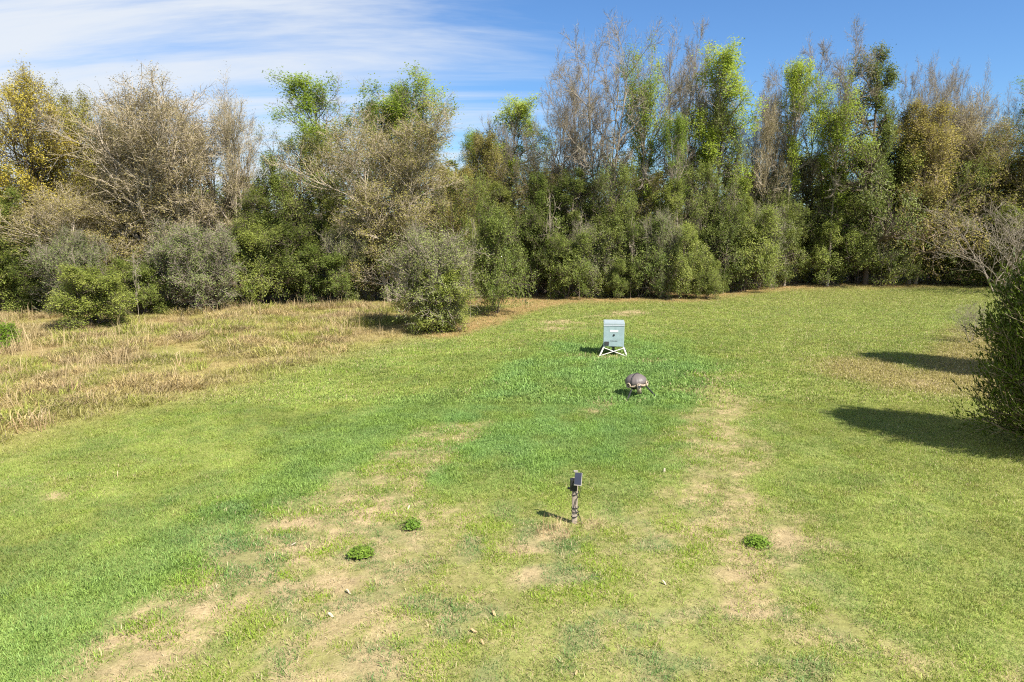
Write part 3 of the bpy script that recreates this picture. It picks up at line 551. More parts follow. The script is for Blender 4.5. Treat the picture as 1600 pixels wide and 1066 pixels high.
TREES = [
 # kind, variant, pixel column, depth, top row, width in pixels, label
 ('yellow_oak', 0, 35, 45, 108, 190, 'yellow-leaved oak at the far left edge of the wood', 'tree'),
 ('yellow_oak', 1, 128, 49, 138, 150, 'smaller yellow-leaved oak between the left edge oak and the broad bare oak', 'tree'),
 ('brown_oak', 0, 268, 45, 122, 235, 'broad tan twiggy oak with pale trunks on the left, taller than its neighbours', 'tree'),
 ('brown_oak', 1, 368, 48, 142, 180, 'pinkish brown bare oak right of the broad tan twiggy oak', 'tree'),
 ('tan_oak', 0, 165, 43, 285, 230, 'low spreading grey-tan twiggy oak leaning in front of the yellow oaks', 'tree'),
 ('olive_oak', 0, 215, 50, 175, 120, 'olive green tree behind the left side of the broad tan oak', 'tree'),
 ('evergreen_oak', 1, 462, 48, 205, 120, 'dark green oak left of the round tan oak, with lime leaves above it', 'tree'),
 ('evergreen_oak', 0, 415, 46, 300, 120, 'dark evergreen below the pinkish brown bare oak', 'tree'),
 ('lime_gum', 0, 497, 58, 118, 120, 'slim gum with lime leaves against the sky, leftmost of the lime-topped trees', 'tree'),
 ('tan_oak', 1, 615, 46, 168, 235, 'round tan oak with dense fine twigs, centre left', 'tree'),
 ('lime_gum', 1, 572, 56, 150, 110, 'lime-topped gum behind the left shoulder of the round tan oak', 'tree'),
 ('lime_gum', 2, 655, 57, 112, 150, 'tallest lime-topped gum right behind the round tan oak', 'tree'),
 ('olive_oak', 1, 712, 52, 265, 110, 'olive tree right of the round tan oak', 'tree'),
 ('lime_gum', 0, 808, 58, 158, 110, 'lime-topped gum in the dip of the treeline, left of the tall bare trees', 'tree'),
 ('lime_gum', 1, 745, 60, 205, 80, 'low lime-topped gum left of the dip in the treeline', 'tree'),
 ('evergreen_oak', 2, 775, 53, 290, 120, 'dark evergreen behind the front bushes in the centre', 'tree'),
 ('bare_tree', 0, 945, 52, 42, 215, 'tallest bare pale grey tree with fine twigs, centre right', 'tree'),
 ('bare_tree', 1, 868, 55, 130, 150, 'shorter bare grey tree left of the tallest bare tree', 'tree'),
 ('brown_bare_tree', 0, 1050, 54, 52, 140, 'tall bare brown tree right of the tallest pale grey tree', 'tree'),
 ('lime_gum', 2, 1000, 50.5, 70, 95, 'tall gum with lime tufts between the two tall bare trees', 'tree'),
 ('evergreen_oak', 1, 1105, 53, 140, 105, 'tall dark narrow evergreen with lime leaves at its top', 'tree'),
 ('lime_gum', 0, 1110, 51.5, 78, 115, 'gum with a dense lime top above the tall dark narrow evergreen', 'tree'),
 ('brown_oak', 1, 1180, 57, 150, 120, 'pale tan bare tree right of the tall dark narrow evergreen', 'tree'),
 ('evergreen_oak', 0, 905, 50, 268, 150, 'dark evergreen under the tallest bare tree', 'tree'),
 ('olive_oak', 0, 1010, 52, 262, 130, 'olive evergreen beneath the two tall bare trees', 'tree'),
 ('brown_bare_tree', 1, 1255, 58.5, 58, 165, 'tall brown-twigged tree with lime branches on the right', 'tree'),
 ('lime_gum', 1, 1225, 55, 84, 115, 'gum with bright lime leaves on the left of the tall brown-twigged tree', 'tree'),
 ('lime_gum', 2, 1292, 55, 118, 105, 'gum with bright lime leaves on the right of the tall brown-twigged tree', 'tree'),
 ('evergreen_oak', 2, 1352, 56.3, 80, 170, 'pointed dark evergreen rising highest on the right', 'tree'),
 ('bare_tree', 1, 1420, 60, 92, 120, 'grey bare tree right of the pointed dark evergreen', 'tree'),
 ('olive_oak', 1, 1425, 57, 165, 150, 'olive tree with a pale trunk right of the pointed dark evergreen', 'tree'),
 ('bare_tree', 0, 1465, 62, 102, 90, 'thin bare tree with dark twigs against the sky on the right', 'tree'),
 ('olive_oak', 0, 1510, 58, 190, 170, 'broad olive yellow oak at the right, behind the dead grey tree', 'tree'),
 ('bare_tree', 1, 1520, 62, 140, 90, 'sparse bare tree behind the broad olive yellow oak', 'tree'),
 ('lime_gum', 0, 1600, 60, 118, 110, 'lime-leaved gum at the right edge of the picture', 'tree'),
 ('olive_oak', 1, 1590, 56, 215, 150, 'olive oak at the right edge, below the lime-leaved gum', 'tree'),
 ('evergreen_oak', 1, 1250, 59, 235, 130, 'dark evergreen below the tall brown-twigged tree', 'tree'),
 ('evergreen_oak', 0, 1170, 57, 260, 120, 'dark evergreen below the pale tan bare tree', 'tree'),
 ('evergreen_oak', 2, 1330, 59, 230, 170, 'broad evergreen filling the wood behind the pointed dark evergreen', 'tree'),
 ('olive_oak', 0, 848, 54, 245, 110, 'olive tree between the dip in the treeline and the bare grey trees', 'tree'),
 ('understory', 0, 850, 50.5, 275, 100, 'slim mid-green evergreen above the rounded bright green bush', 'tree'),
 ('understory', 1, 958, 50.0, 255, 100, 'mid-green evergreen under the left half of the tallest bare tree', 'tree'),
 ('understory', 2, 1035, 49.5, 285, 95, 'mid-green evergreen behind the full green bush', 'tree'),
 ('understory', 1, 1085, 50.5, 250, 90, 'mid-green evergreen left of the tall dark narrow evergreen', 'tree'),
 ('understory', 0, 1150, 53, 285, 110, 'mid-green evergreen right of the tall dark narrow evergreen', 'tree'),
 ('understory', 2, 1300, 57, 265, 110, 'mid-green evergreen left below the pointed dark evergreen', 'tree'),
 ('understory', 0, 1385, 57.5, 215, 120, 'mid-green evergreen right below the pointed dark evergreen', 'tree'),
 ('understory', 1, 1470, 57, 250, 130, 'mid-green evergreen between the olive tree and the dead grey tree', 'tree'),
 ('understory', 2, 1560, 57, 255, 120, 'mid-green evergreen behind the top of the dead grey tree', 'tree'),
 ('understory', 1, 725, 47, 270, 110, 'mid-green evergreen at the right foot of the round tan oak', 'tree'),
 ('understory', 0, 520, 47, 285, 90, 'mid-green evergreen at the left foot of the round tan oak', 'tree'),
 ('understory', 2, 40, 42.5, 300, 110, 'mid-green evergreen at the left edge under the yellow oak', 'tree'),
 ('lime_gum', 1, 610, 58, 125, 130, 'lime-topped gum over the middle of the round tan oak', 'tree'),
 ('lime_gum', 0, 205, 52, 205, 90, 'small lime-green tree between the yellow oak and the broad tan oak', 'tree'),
 ('olive_oak', 1, 762, 55, 212, 100, 'olive tree left of the lime-topped gum in the dip of the treeline', 'tree'),
 ('brown_bare_tree', 0, 782, 57, 170, 70, 'slim bare brown tree just left of the lime-topped gum in the dip', 'tree'),
 ('bare_tree', 1, 832, 56, 190, 80, 'thin bare grey tree just right of the lime-topped gum in the dip', 'tree'),
 ('understory', 0, 445, 46.5, 245, 100, 'mid-green evergreen in the gap between the brown oak and the dark green oak', 'tree'),
 ('understory', 1, 1215, 56.5, 300, 80, 'mid-green evergreen at the left foot of the tall brown-twigged tree', 'tree'),
 ('twig_bush', 0, 920, 48.2, 350, 80, 'thin grey twiggy bush in the dark opening in the bushes', 'bush'),
 ('twig_bush', 1, 1032, 47.6, 330, 70, 'grey twiggy bush squeezed between the two green bushes above the box feeder', 'bush'),
 ('twig_bush', 0, 1185, 53.5, 320, 80, 'grey-green twiggy bush at the bend of the treeline', 'bush'),
 ('twig_bush', 1, 1365, 57, 330, 90, 'grey-green twiggy bush under the right side of the pointed dark evergreen', 'bush'),
 ('twig_bush', 0, 548, 45.5, 350, 80, 'thin twiggy bush in the shaded gap below the round tan oak', 'bush'),
 ('twig_bush', 1, 125, 40, 360, 110, 'pale twiggy bush behind the small round meadow bush', 'bush'),
 ('green_bush', 1, 1105, 47.5, 400, 60, 'small green bush at the right end of the centre row, low to the ground', 'bush'),
 ('green_bush', 2, 968, 47.2, 405, 55, 'small low bush at the foot of the dark opening in the bushes', 'bush'),
 ('sapling', 0, 860, 47.5, 300, 30, 'slim pale sapling left of the rounded bright green bush', 'sapling'),
 ('sapling', 1, 985, 46.8, 340, 28, 'slim pale sapling in front of the bush in line above the box feeder', 'sapling'),
 ('sapling', 0, 1205, 53, 320, 26, 'slim pale sapling at the right of the bend in the treeline', 'sapling'),
 ('sapling', 1, 1375, 55.5, 330, 28, 'slim pale sapling below the right side of the pointed dark evergreen', 'sapling'),
 ('sapling', 0, 605, 45, 360, 24, 'slim pale sapling in front of the dark bush below the round tan oak', 'sapling'),
 ('sapling', 1, 1130, 50, 290, 26, 'slim bare sapling at the left of the bend in the treeline', 'sapling'),
 ('sapling', 0, 905, 47, 330, 26, 'slim bare sapling behind the rounded bright green bush', 'sapling'),
 ('lime_gum', 1, 1064, 50, 175, 80, 'narrow lime-leaved stem hugging the left side of the tall dark narrow evergreen', 'tree'),
 ('brown_bare_tree', 1, 900, 54, 95, 120, 'bare brownish tree between the shorter and the tallest bare grey trees', 'tree'),
 ('bare_tree', 1, 1085, 57, 75, 120, 'bare grey tree behind the tall dark narrow evergreen', 'tree'),
 ('brown_bare_tree', 0, 1205, 58, 120, 110, 'bare brown tree left of the tall brown-twigged tree', 'tree'),
 ('brown_bare_tree', 1, 1392, 59, 110, 90, 'bare brown tree close on the right of the pointed dark evergreen', 'tree'),
 ('brown_oak', 0, 1480, 60, 150, 130, 'tan twiggy tree between the olive tree and the broad olive yellow oak', 'tree'),
 # bushes at the foot of the wood, left to right
 ('green_bush', 0, 15, 41, 385, 130, 'green bush at the left edge below the yellow oak', 'bush'),
 ('green_bush', 1, 92, 41.5, 400, 120, 'olive green bush between the left edge bush and the small standing bush', 'bush'),
 ('green_bush', 2, 150, 35.2, 415, 125, 'small round bush standing forward in the dry meadow on the left', 'bush'),
 ('green_bush', 0, 225, 40, 405, 90, 'low olive bush right of the small round meadow bush', 'bush'),
 ('twig_bush', 0, 308, 41.5, 348, 150, 'grey-green twiggy bush under the broad tan twiggy oak', 'bush'),
 ('green_bush', 1, 405, 44, 345, 110, 'bright-sided green bush under the pinkish brown oak', 'bush'),
 ('dark_bush', 0, 470, 45, 350, 125, 'dark bush left of the shaded gap below the round tan oak', 'bush'),
 ('green_bush', 2, 520, 45, 385, 100, 'low green bush beside the shaded gap below the round tan oak', 'bush'),
 ('dark_bush', 1, 585, 47, 340, 120, 'dark bush below the round tan oak', 'bush'),
 ('twig_bush', 1, 676, 34.8, 355, 150, 'large grey-twigged bush standing forward of the wood in the centre', 'bush'),
 ('green_bush', 0, 682, 34.5, 415, 125, 'dense low green bush at the foot of the large grey-twigged bush', 'bush'),
 ('green_bush', 1, 776, 40.5, 318, 115, 'tall green bush right behind the large grey-twigged bush', 'bush'),
 ('dark_bush', 0, 838, 49, 330, 90, 'dark bush right of the tall green centre bush', 'bush'),
 ('green_bush', 2, 885, 47.0, 365, 82, 'rounded bright green bush left of the dark opening in the bushes', 'bush'),
 ('dark_bush', 1, 945, 48.5, 315, 100, 'dark bush just right of the rounded bright green bush', 'bush'),
 ('green_bush', 0, 1000, 48, 345, 90, 'green bush in line above the box feeder', 'bush'),
 ('green_bush', 1, 1062, 47.5, 352, 92, 'full green bush right of the one in line above the box feeder', 'bush'),
 ('dark_bush', 0, 1115, 51, 315, 100, 'dark bush below the tall dark narrow evergreen', 'bush'),
 ('green_bush', 2, 1160, 52, 330, 100, 'olive green bush where the treeline bends back on the right', 'bush'),
 ('dark_bush', 1, 1210, 55, 325, 90, 'dark bush left of the shaded trunks under the tall brown-twigged tree', 'bush'),
 ('green_bush', 0, 1285, 56, 350, 95, 'pale green bush right of the shaded trunks', 'bush'),
 ('dark_bush', 0, 1340, 57, 310, 110, 'dark bush below the pointed dark evergreen', 'bush'),
 ('green_bush', 1, 1395, 57, 360, 85, 'low pale green bush left of the dead grey branches', 'bush'),
 ('dark_bush', 1, 1450, 58, 315, 120, 'dark bush behind the tips of the dead grey branches', 'bush'),
 ('green_bush', 2, 1520, 57, 330, 130, 'olive bush behind the trunk of the dead grey tree', 'bush'),
 ('green_bush', 0, 1600, 54, 325, 130, 'green bush behind the dead tree at the right edge', 'bush'),
 ('sapling', 0, 655, 42, 330, 20, 'pale straight sapling stem behind the large grey-twigged bush', 'sapling'),
 ('sapling', 1, 130, 38, 385, 22, 'thin pale sapling above the small round meadow bush', 'sapling'),
 ('sapling', 0, 218, 37.5, 395, 20, 'thin leaning sapling in the dry grass on the left', 'sapling'),
 ('sapling', 1, 735, 39, 340, 24, 'pale sapling between the two front bushes', 'sapling'),
 ('sapling', 0, 1088, 50, 300, 22, 'slim pale sapling rising from the bushes right of centre', 'sapling'),
]
for k, v, px, d, yt, wp, lab, cat in TREES:
    plant_tree(k, v, px, d, yt, wp, lab, cat, group={'tree': G1, 'bush': G2}.get(cat, 'saplings along the edge of the wood'))
dead = plant_tree('dead_tree', 0, 1556, 50.5, 305, 215, 'leafless pale grey dead tree with spreading low branches by the right edge', 'tree', rot=2.2)
plant_tree('dead_tree', 0, 1515, 31, 470, 70, 'small heap of grey dead twigs beside the cedar', 'brush', name='dead_brush', rot=.4)

# the wood beyond the front trees: one mass
def build_wood():
    g = Geo(); r = np.random.default_rng(77); parts = []
    for k, v in (('evergreen_oak', 0), ('evergreen_oak', 1), ('olive_oak', 0)):
        tm, cmh, H, RR = proto(k, v); parts.append((cmh, tm, H, RR))
    V = []; Q = []; MI = []; TN = []; n0 = 0
    cache = []
    for cmh, tm, H, RR in parts:
        co = np.empty(len(cmh.vertices)*3, np.float32); cmh.vertices.foreach_get('co', co); co = co.reshape(-1, 3)
        vi = np.empty(len(cmh.loops), np.int32); cmh.loops.foreach_get('vertex_index', vi); q = vi.reshape(-1, 4)
        mi = np.empty(len(q), np.int32); cmh.polygons.foreach_get('material_index', mi)
        tn = np.empty(len(co), np.float32); cmh.attributes['tone'].data.foreach_get('value', tn)
        q = q[mi == 1][::8]; used, inv = np.unique(q, return_inverse=True)
        cache.append((co[used], inv.reshape(-1, 4), tn[used], H, RR))
    for i, px in enumerate(np.linspace(-260, 1860, 40)):
        co, q, tn, H, RR = cache[i % 3]
        d = 62+r.uniform(0, 10)+(4 if px > 1150 else 0) - (8 if px < 400 else 0)
        x, y = at_depth(px+r.uniform(-12, 12), d)
        h = (z_for(268+r.uniform(-30, 25), y))/H; w = r.uniform(3.6, 4.8)/RR; a = r.uniform(0, 6.28)
        ca, sa = math.cos(a), math.sin(a)
        P = np.stack([(co[:, 0]*ca-co[:, 1]*sa)*w*1.25+x, (co[:, 0]*sa+co[:, 1]*ca)*w+y, co[:, 2]*h], 1)
        # wider leaves than in front: it is the mass of the wood that shows
        c = P[q].mean(1, keepdims=True); PP = c+(P[q]-c)*2.9
        V.append(PP.reshape(-1, 3)); TN.append(tn[q].ravel())
    V = np.concatenate(V); qd = np.arange(len(V)).reshape(-1, 4)
    me = mesh_np('distant_wood', V, quads=qd, mats=[L_DARK], attrs=dict(tone=np.concatenate(TN)))
    tag(link(bpy.data.objects.new('distant_wood', me)), kind='stuff')
build_wood()

# ------------------------------------------------------------------ cedar, lime shrub
def cedar_meshes():
    r = np.random.default_rng(301); h, Rm = 5.0, 2.2
    P0 = march(r, np.array([[0, 0, -.1]]), np.array([[0, 0, 1.]]), np.array([h]), 10, .02, .1); R0 = .13*np.linspace(1, .1, 11)[None]
    sf = lambda t: np.clip(1.03-.98*t**3.2, .06, 1.05)
    P1, R1, L1, i1 = spawn(r, P0, R0, np.array([h]), 300, .015, .99, 1.30, .14, lambda L, t, p: Rm*sf(t), 6, .06, .28, .3, (.75, 1.15))
    P2, R2, L2, i2 = spawn(r, P1, R1, L1, 15, .2, 1.0, .6, .2, lambda L, t, p: L*(.38-.15*t)+.16, 3, .08, .45, .5)
    P3, R3, L3, i3 = spawn(r, P2, R2, L2, 6, .1, 1.0, .55, .2, lambda L, t, p: np.full(len(t), .2), 2, .06, .35, .5)
    tk = Geo(); tk.add(*tubes(P0, R0, 7)); tk.add(*tubes(P1, np.maximum(R1, .006), 4))
    cr = Geo(); cr.add(*tubes(P2, np.full(R2.shape, .006), 3), 0)
    ct = r.uniform(0, 1, len(P1)); c2 = r.uniform(0, 1, len(P2))
    idx = np.repeat(np.arange(len(P3)), 5); t = r.uniform(0, 1, len(idx)); p, tg = interp(P3[idx], t)
    d = norm(tg+r.normal(0, .34, tg.shape)+np.array([0, 0, .2])); s = r.uniform(.05, .13, len(idx))[:, None]; u, v = perp(d)
    a = r.uniform(0, 6.28, len(idx))[:, None]; w = (np.cos(a)*u+np.sin(a)*v)*.019
    V = np.stack([p, p+d*s*.5+w, p+d*s, p+d*s*.5-w], 1).reshape(-1, 3)
    b2 = i3[idx]; tone = .2*ct[i2[b2]]+.4*c2[b2]+.4*r.uniform(0, 1, len(idx))
    cr.add(V, np.arange(len(idx)*4).reshape(-1, 4), 1, np.repeat(tone, 4))
    return tk.mesh('cedar_trunk', [B_TAN], True), cr.mesh('cedar_crown', [B_TAN, L_CEDAR]), h, Rm
CEDAR = cedar_meshes()
def build_cedar(px, py, ytop, Rm, label, rz=0.0):
    x, y = ground(px, py); z = hz(x, y); h = z_for(ytop, y)-z
    e = empty('cedar_tree', (x, y, z), rz); tag(e, label, 'tree'); k = Rm/CEDAR[3]; e.scale = (k, k, h/CEDAR[2])
    link(bpy.data.objects.new('trunk', CEDAR[0]), e); link(bpy.data.objects.new('crown', CEDAR[1]), e)
build_cedar(1648, 704, 378, 1.75, 'dense dark green cedar on the lawn, cut by the right edge of the picture')
build_cedar(1676, 594, 262, 1.6, 'second cedar standing behind the near cedar, mostly hidden by it', 2.0)

def build_shrub(px, py, ytop, wpx, leafm, label, name='lime_shrub', cat='shrub', seed=320, ls=.09, stems=7, n1=8):
    x, y = ground(px, py); z = hz(x, y); h = max(z_for(ytop, y)-z, .15); R = wpx*y/FPX/2
    tk, cr, H, RR = grow(seed, h, R, .02*h+.004, stems=stems, spread=.5, shape='bush', t0=.06, n1=n1, n2=4, n3=3, n4=3, ang=.8, trop=.4, leaves=3, lsize=ls, lsig=ls*.7, tw=.12*h, tww=.004)
    e = empty(name, (x, y, z)); tag(e, label, cat); s = R/RR; e.scale = (s, s, h/H)
    link(bpy.data.objects.new('stem', tk.mesh(name+'_stem', [B_TAN], True)), e); link(bpy.data.objects.new('foliage', cr.mesh(name+'_foliage', [B_TAN, leafm])), e)
build_shrub(6, 545, 502, 50, L_VIVID, 'bright lime leafy shrub at the left edge of the meadow')
build_shrub(1185, 853, 841, 46, L_WEED, 'bright green broadleaf weed on the dry patch right of the camera post', 'weed', 'weed', 321, .10, 5, 4)
build_shrub(563, 872, 860, 46, L_WEED, 'mid-green low weed, front one of the two left of the camera post', 'weed', 'weed', 322, .10, 5, 4)
build_shrub(645, 827, 818, 34, L_WEED, 'yellow-green low weed, back one of the two left of the camera post', 'weed', 'weed', 323, .10, 5, 4)

# ------------------------------------------------------------------ dry grass clumps
M_STRAW = mat_leaf('straw', [(0, (.30, .21, .10)), (.5, (.42, .31, .16)), (1, (.56, .44, .25))], .25, .12)
def straw_clump(px, py, hpx, wpx, n, label, seed, bend=.25, name='straw_clump', w=.012):
    x, y = ground(px, py); z = hz(x, y); h = hpx*y/FPX; s = wpx*y/FPX/2
    V, q, t, at = blades(n, s, h*.35, h, w, bend, seed)
    o = link(bpy.data.objects.new(name, mesh_np(name, V, q, t, mats=[M_STRAW], attrs=at))); o.location = (x, y, z); tag(o, label, 'grass clump', 'dry grass clumps')
for i, (a, lab) in enumerate([
    ((40, 528, 42, 50, 60), 'tall pale dry grass clump beside the lime shrub at the left edge'),
    ((480, 560, 34, 26, 26), 'bleached dry grass clump nearest the lawn, below the round tan oak'),
    ((375, 545, 40, 30, 30), 'upright tan grass stalks in the middle of the dry meadow'),
    ((120, 612, 34, 30, 40), 'yellow dry grass clump in the left part of the meadow'),
    ((282, 572, 30, 16, 10), 'few bent pale stalks left of the upright tan grass stalks'),
    ((55, 668, 40, 60, 60), 'matted dry grass clump at the left edge where meadow meets lawn'),
    ((425, 520, 36, 18, 10), 'single pale stalks near the trees in the dry meadow'),
    ((182, 745, 22, 10, 6), 'lone dry stalks standing in the mown grass on the left'),
    ((822, 482, 28, 12, 10), 'dry stalks by the leaf litter right of the tall green bush'),
    ((868, 838, 34, 60, 120), 'flattened dry grass in front of the camera post'),
    ((925, 822, 28, 40, 70), 'pale dry grass tuft to the right of the camera post foot'),
]):
    straw_clump(*a, lab, 400+i, bend=.9 if i > 8 else .3, w=.008 if i > 8 else .02)

# ------------------------------------------------------------------ man-made things
class BM:
    def __init__(s): s.b = bmesh.new()
    def box(s, c, size, rot=None, bev=0.0):
        r = bmesh.ops.create_cube(s.b, size=1.0); M = Matrix.Translation(c) @ (rot.to_4x4() if rot else Matrix()) @ Matrix.Diagonal((*size, 1))
        bmesh.ops.transform(s.b, matrix=M, verts=r['verts'])
        if bev:
            ed = list({e for v in r['verts'] for e in v.link_edges}); bmesh.ops.bevel(s.b, geom=ed, offset=bev, segments=2, affect='EDGES', profile=.6)
        return s
    def rod(s, p, q, r0, r1=None, k=10, cap=True):
        p, q = Vector(p), Vector(q); d = q-p
        r = bmesh.ops.create_cone(s.b, cap_ends=cap, segments=k, radius1=r0, radius2=r1 if r1 is not None else r0, depth=d.length)
        bmesh.ops.transform(s.b, matrix=Matrix.Translation((p+q)/2) @ d.to_track_quat('Z', 'Y').to_matrix().to_4x4(), verts=r['verts']); return s
    def pipe(s, p, q, ro, ri, k=18):      # open-ended pipe with wall thickness
        p, q = Vector(p), Vector(q); d = q-p; L = d.length
        return s.lathe([(ri, 0), (ro, 0), (ro, L), (ri, L), (ri, 0)], k, Matrix.Translation(p) @ d.to_track_quat('Z', 'Y').to_matrix().to_4x4())
    def lathe(s, prof, k=32, M=None, ribs=0, amp=0.0):
        rings = []
        for (r, z) in prof:
            ring = []
            for i in range(k):
                a = 2*math.pi*i/k; rr = r*(1+(amp*math.cos(a*ribs) if ribs else 0)); v = Vector((rr*math.cos(a), rr*math.sin(a), z))
                ring.append(s.b.verts.new(M @ v if M else v))
            rings.append(ring)
        for A, B in zip(rings[:-1], rings[1:]):
            for i in range(k): s.b.faces.new((A[i], A[(i+1) % k], B[(i+1) % k], B[i]))
        return s
    def path(s, pts, r, k=6):
        P = np.array(pts, float)[None]; V, q = tubes(P, np.full((1, len(pts)), r), k)
        vs = [s.b.verts.new(v) for v in V]
        for f in q: s.b.faces.new([vs[i] for i in f])
        s.b.faces.new(vs[:k][::-1]); s.b.faces.new(vs[-k:]); return s
    def done(s, name, mat, parent=None, smooth=False, mod=None):
        bmesh.ops.recalc_face_normals(s.b, faces=s.b.faces)
        me = bpy.data.meshes.new(name); s.b.to_mesh(me); s.b.free(); me.materials.append(mat)
        if smooth:
            for p in me.polygons: p.use_smooth = True
        return link(bpy.data.objects.new(name, me), parent)
M_PAINT = mat_plain('pale_blue_paint', (.29, .385, .395), .45, .0, .13, 5, .05, spec=.5)
M_LID = mat_plain('grey_lid', (.33, .39, .41), .4, .1, .08, 4, .03, spec=.5)
M_GALV = mat_plain('pale_leg_paint', (.72, .70, .64), .5, .0, .1, 12, .05)
M_STEEL = mat_plain('dull_steel', (.10, .12, .12), .5, .5, .2, 12, .05)
M_WHITE = mat_plain('white_sticker', (.82, .82, .80), .5, 0, .04, 10, 0)
M_RIM = mat_plain('pale_rim', (.52, .56, .60), .45, 0, .06, 10, .02)
M_BLACK = mat_plain('black_plastic', (.018, .018, .019), .45, 0, .3, 25, .05)
M_GRILLE = mat_plain('dark_grille', (.045, .04, .04), .6, 0, .3, 30, .1)
M_TAUPE = mat_plain('taupe_plastic', (.125, .105, .098), .5, 0, .12, 8, .05)
M_UNDER = mat_plain('brown_plastic', (.060, .045, .036), .55, 0, .15, 8, .05)
M_PORT = mat_plain('tan_plastic', (.33, .265, .19), .5, 0, .1, 8, .04)
M_WOOD = mat_plain('weathered_wood', (.34, .28, .22), .9, 0, .4, 14, .5, stretch=(1, 1, .12))
M_PANEL = mat_plain('solar_cells', (.030, .034, .055), .2, 0, .15, 3, 0, spec=.6)
M_FRAME = mat_plain('pale_frame', (.34, .31, .275), .5, .1, .08, 10, .02)
M_CHIP = mat_plain('bark_chip', (.40, .28, .14), .9, 0, .3, 30, .4)

# box feeder on four splayed legs
fx, fy = ground(960, 556); fy += .38; fz = hz(fx, fy)
S = fy/FPX     # metres per photograph pixel here
e = empty('box_feeder', (fx, fy, fz), math.radians(-7)); tag(e, 'pale blue metal box feeder on four splayed legs, on a bare patch of the lawn', 'feeder')
bw, bh, zb = 32*S, 37.5*S, 15.5*S; hb = bw/2
body = BM().box((0, 0, zb+bh*.45), (bw, bw, bh*.90), bev=.012).done('body', M_PAINT, e)
BM().box((0, 0, zb+bh*.945), (bw+.02, bw+.02, bh*.085), bev=.012).box((0, 0, zb+bh*.995), (bw*.96, bw*.96, .02)).done('lid', M_LID, e)
BM().box((0, -hb-.004, zb+bh*.885), (bw+.012, .02, .03), bev=.006).done('lid_rim', M_RIM, e)
BM().box((0, -hb-.003, zb+bh*.655), (bw*.40, .008, bh*.085), bev=.003).done('nameplate', M_WHITE, e)
BM().rod((0, -hb+.01, zb+bh*.485), (0, -hb-.018, zb+bh*.485), .045, .04, 14).done('knob', M_BLACK, e)
bt = BM(); r_ = random.Random(4); xx = -bw*.17
while xx < bw*.15:          # a line of print too small to read
    ww = r_.uniform(.015, .03); bt.box((xx+ww/2, -hb-.002, zb+bh*.235), (ww, .005, r_.uniform(.022, .032))); xx += ww+.008
o = bt.done('print_line', M_GRILLE, e); o['kind'] = 'stuff'
cb = BM().box((-bw*.335, -hb-.018, zb+bh*.125), (bw*.21, .04, bh*.165), bev=.006).done('control_box', M_GRILLE, e)
for i in range(3):
    BM().box((-bw*.335, -hb-.0405, zb+bh*(.08+.045*i)), (bw*.18, .006, .012)).done('slat', M_STEEL, cb)
BM().lathe([(.30, zb-.002), (.06, zb-.13), (.055, zb-.19), (0.001, zb-.19)], 4, Matrix.Rotation(math.pi/4, 4, 'Z')).done('funnel', M_STEEL, e)
BM().rod((0, 0, zb-.19), (0, 0, zb-.27), .05, .05, 12).rod((0, 0, zb-.275), (0, 0, zb-.285), .13, .13, 16).done('spinner', M_STEEL, e)
F = {}
for sx in (-1, 1):
    for sy in (-1, 1):
        top = Vector((sx*(hb-.05), sy*(hb-.05), zb+.03)); ft = Vector((sx*(hb+.17), sy*(hb+.06), -.05)); F[(sx, sy)] = (top, ft)
        BM().rod(top, ft, .034, .034, 8).done('leg', M_GALV if sy < 0 else M_STEEL, e)
def on_leg(k, t): a, b_ = F[k]; return a.lerp(b_, t)
for (A, ta, Bk, tb, off) in (((-1, -1), .18, (1, -1), .86, -.03), ((-1, -1), .86, (1, -1), .18, -.052)):
    p, q = on_leg(A, ta), on_leg(Bk, tb); p.y += off; q.y += off
    BM().rod(p, q, .016, .016, 8).done('brace', M_GALV, e)
for sx in (-1, 1):
    BM().rod(on_leg((sx, -1), .2), on_leg((sx, 1), .8), .014, .014, 6).done('brace', M_STEEL, e)

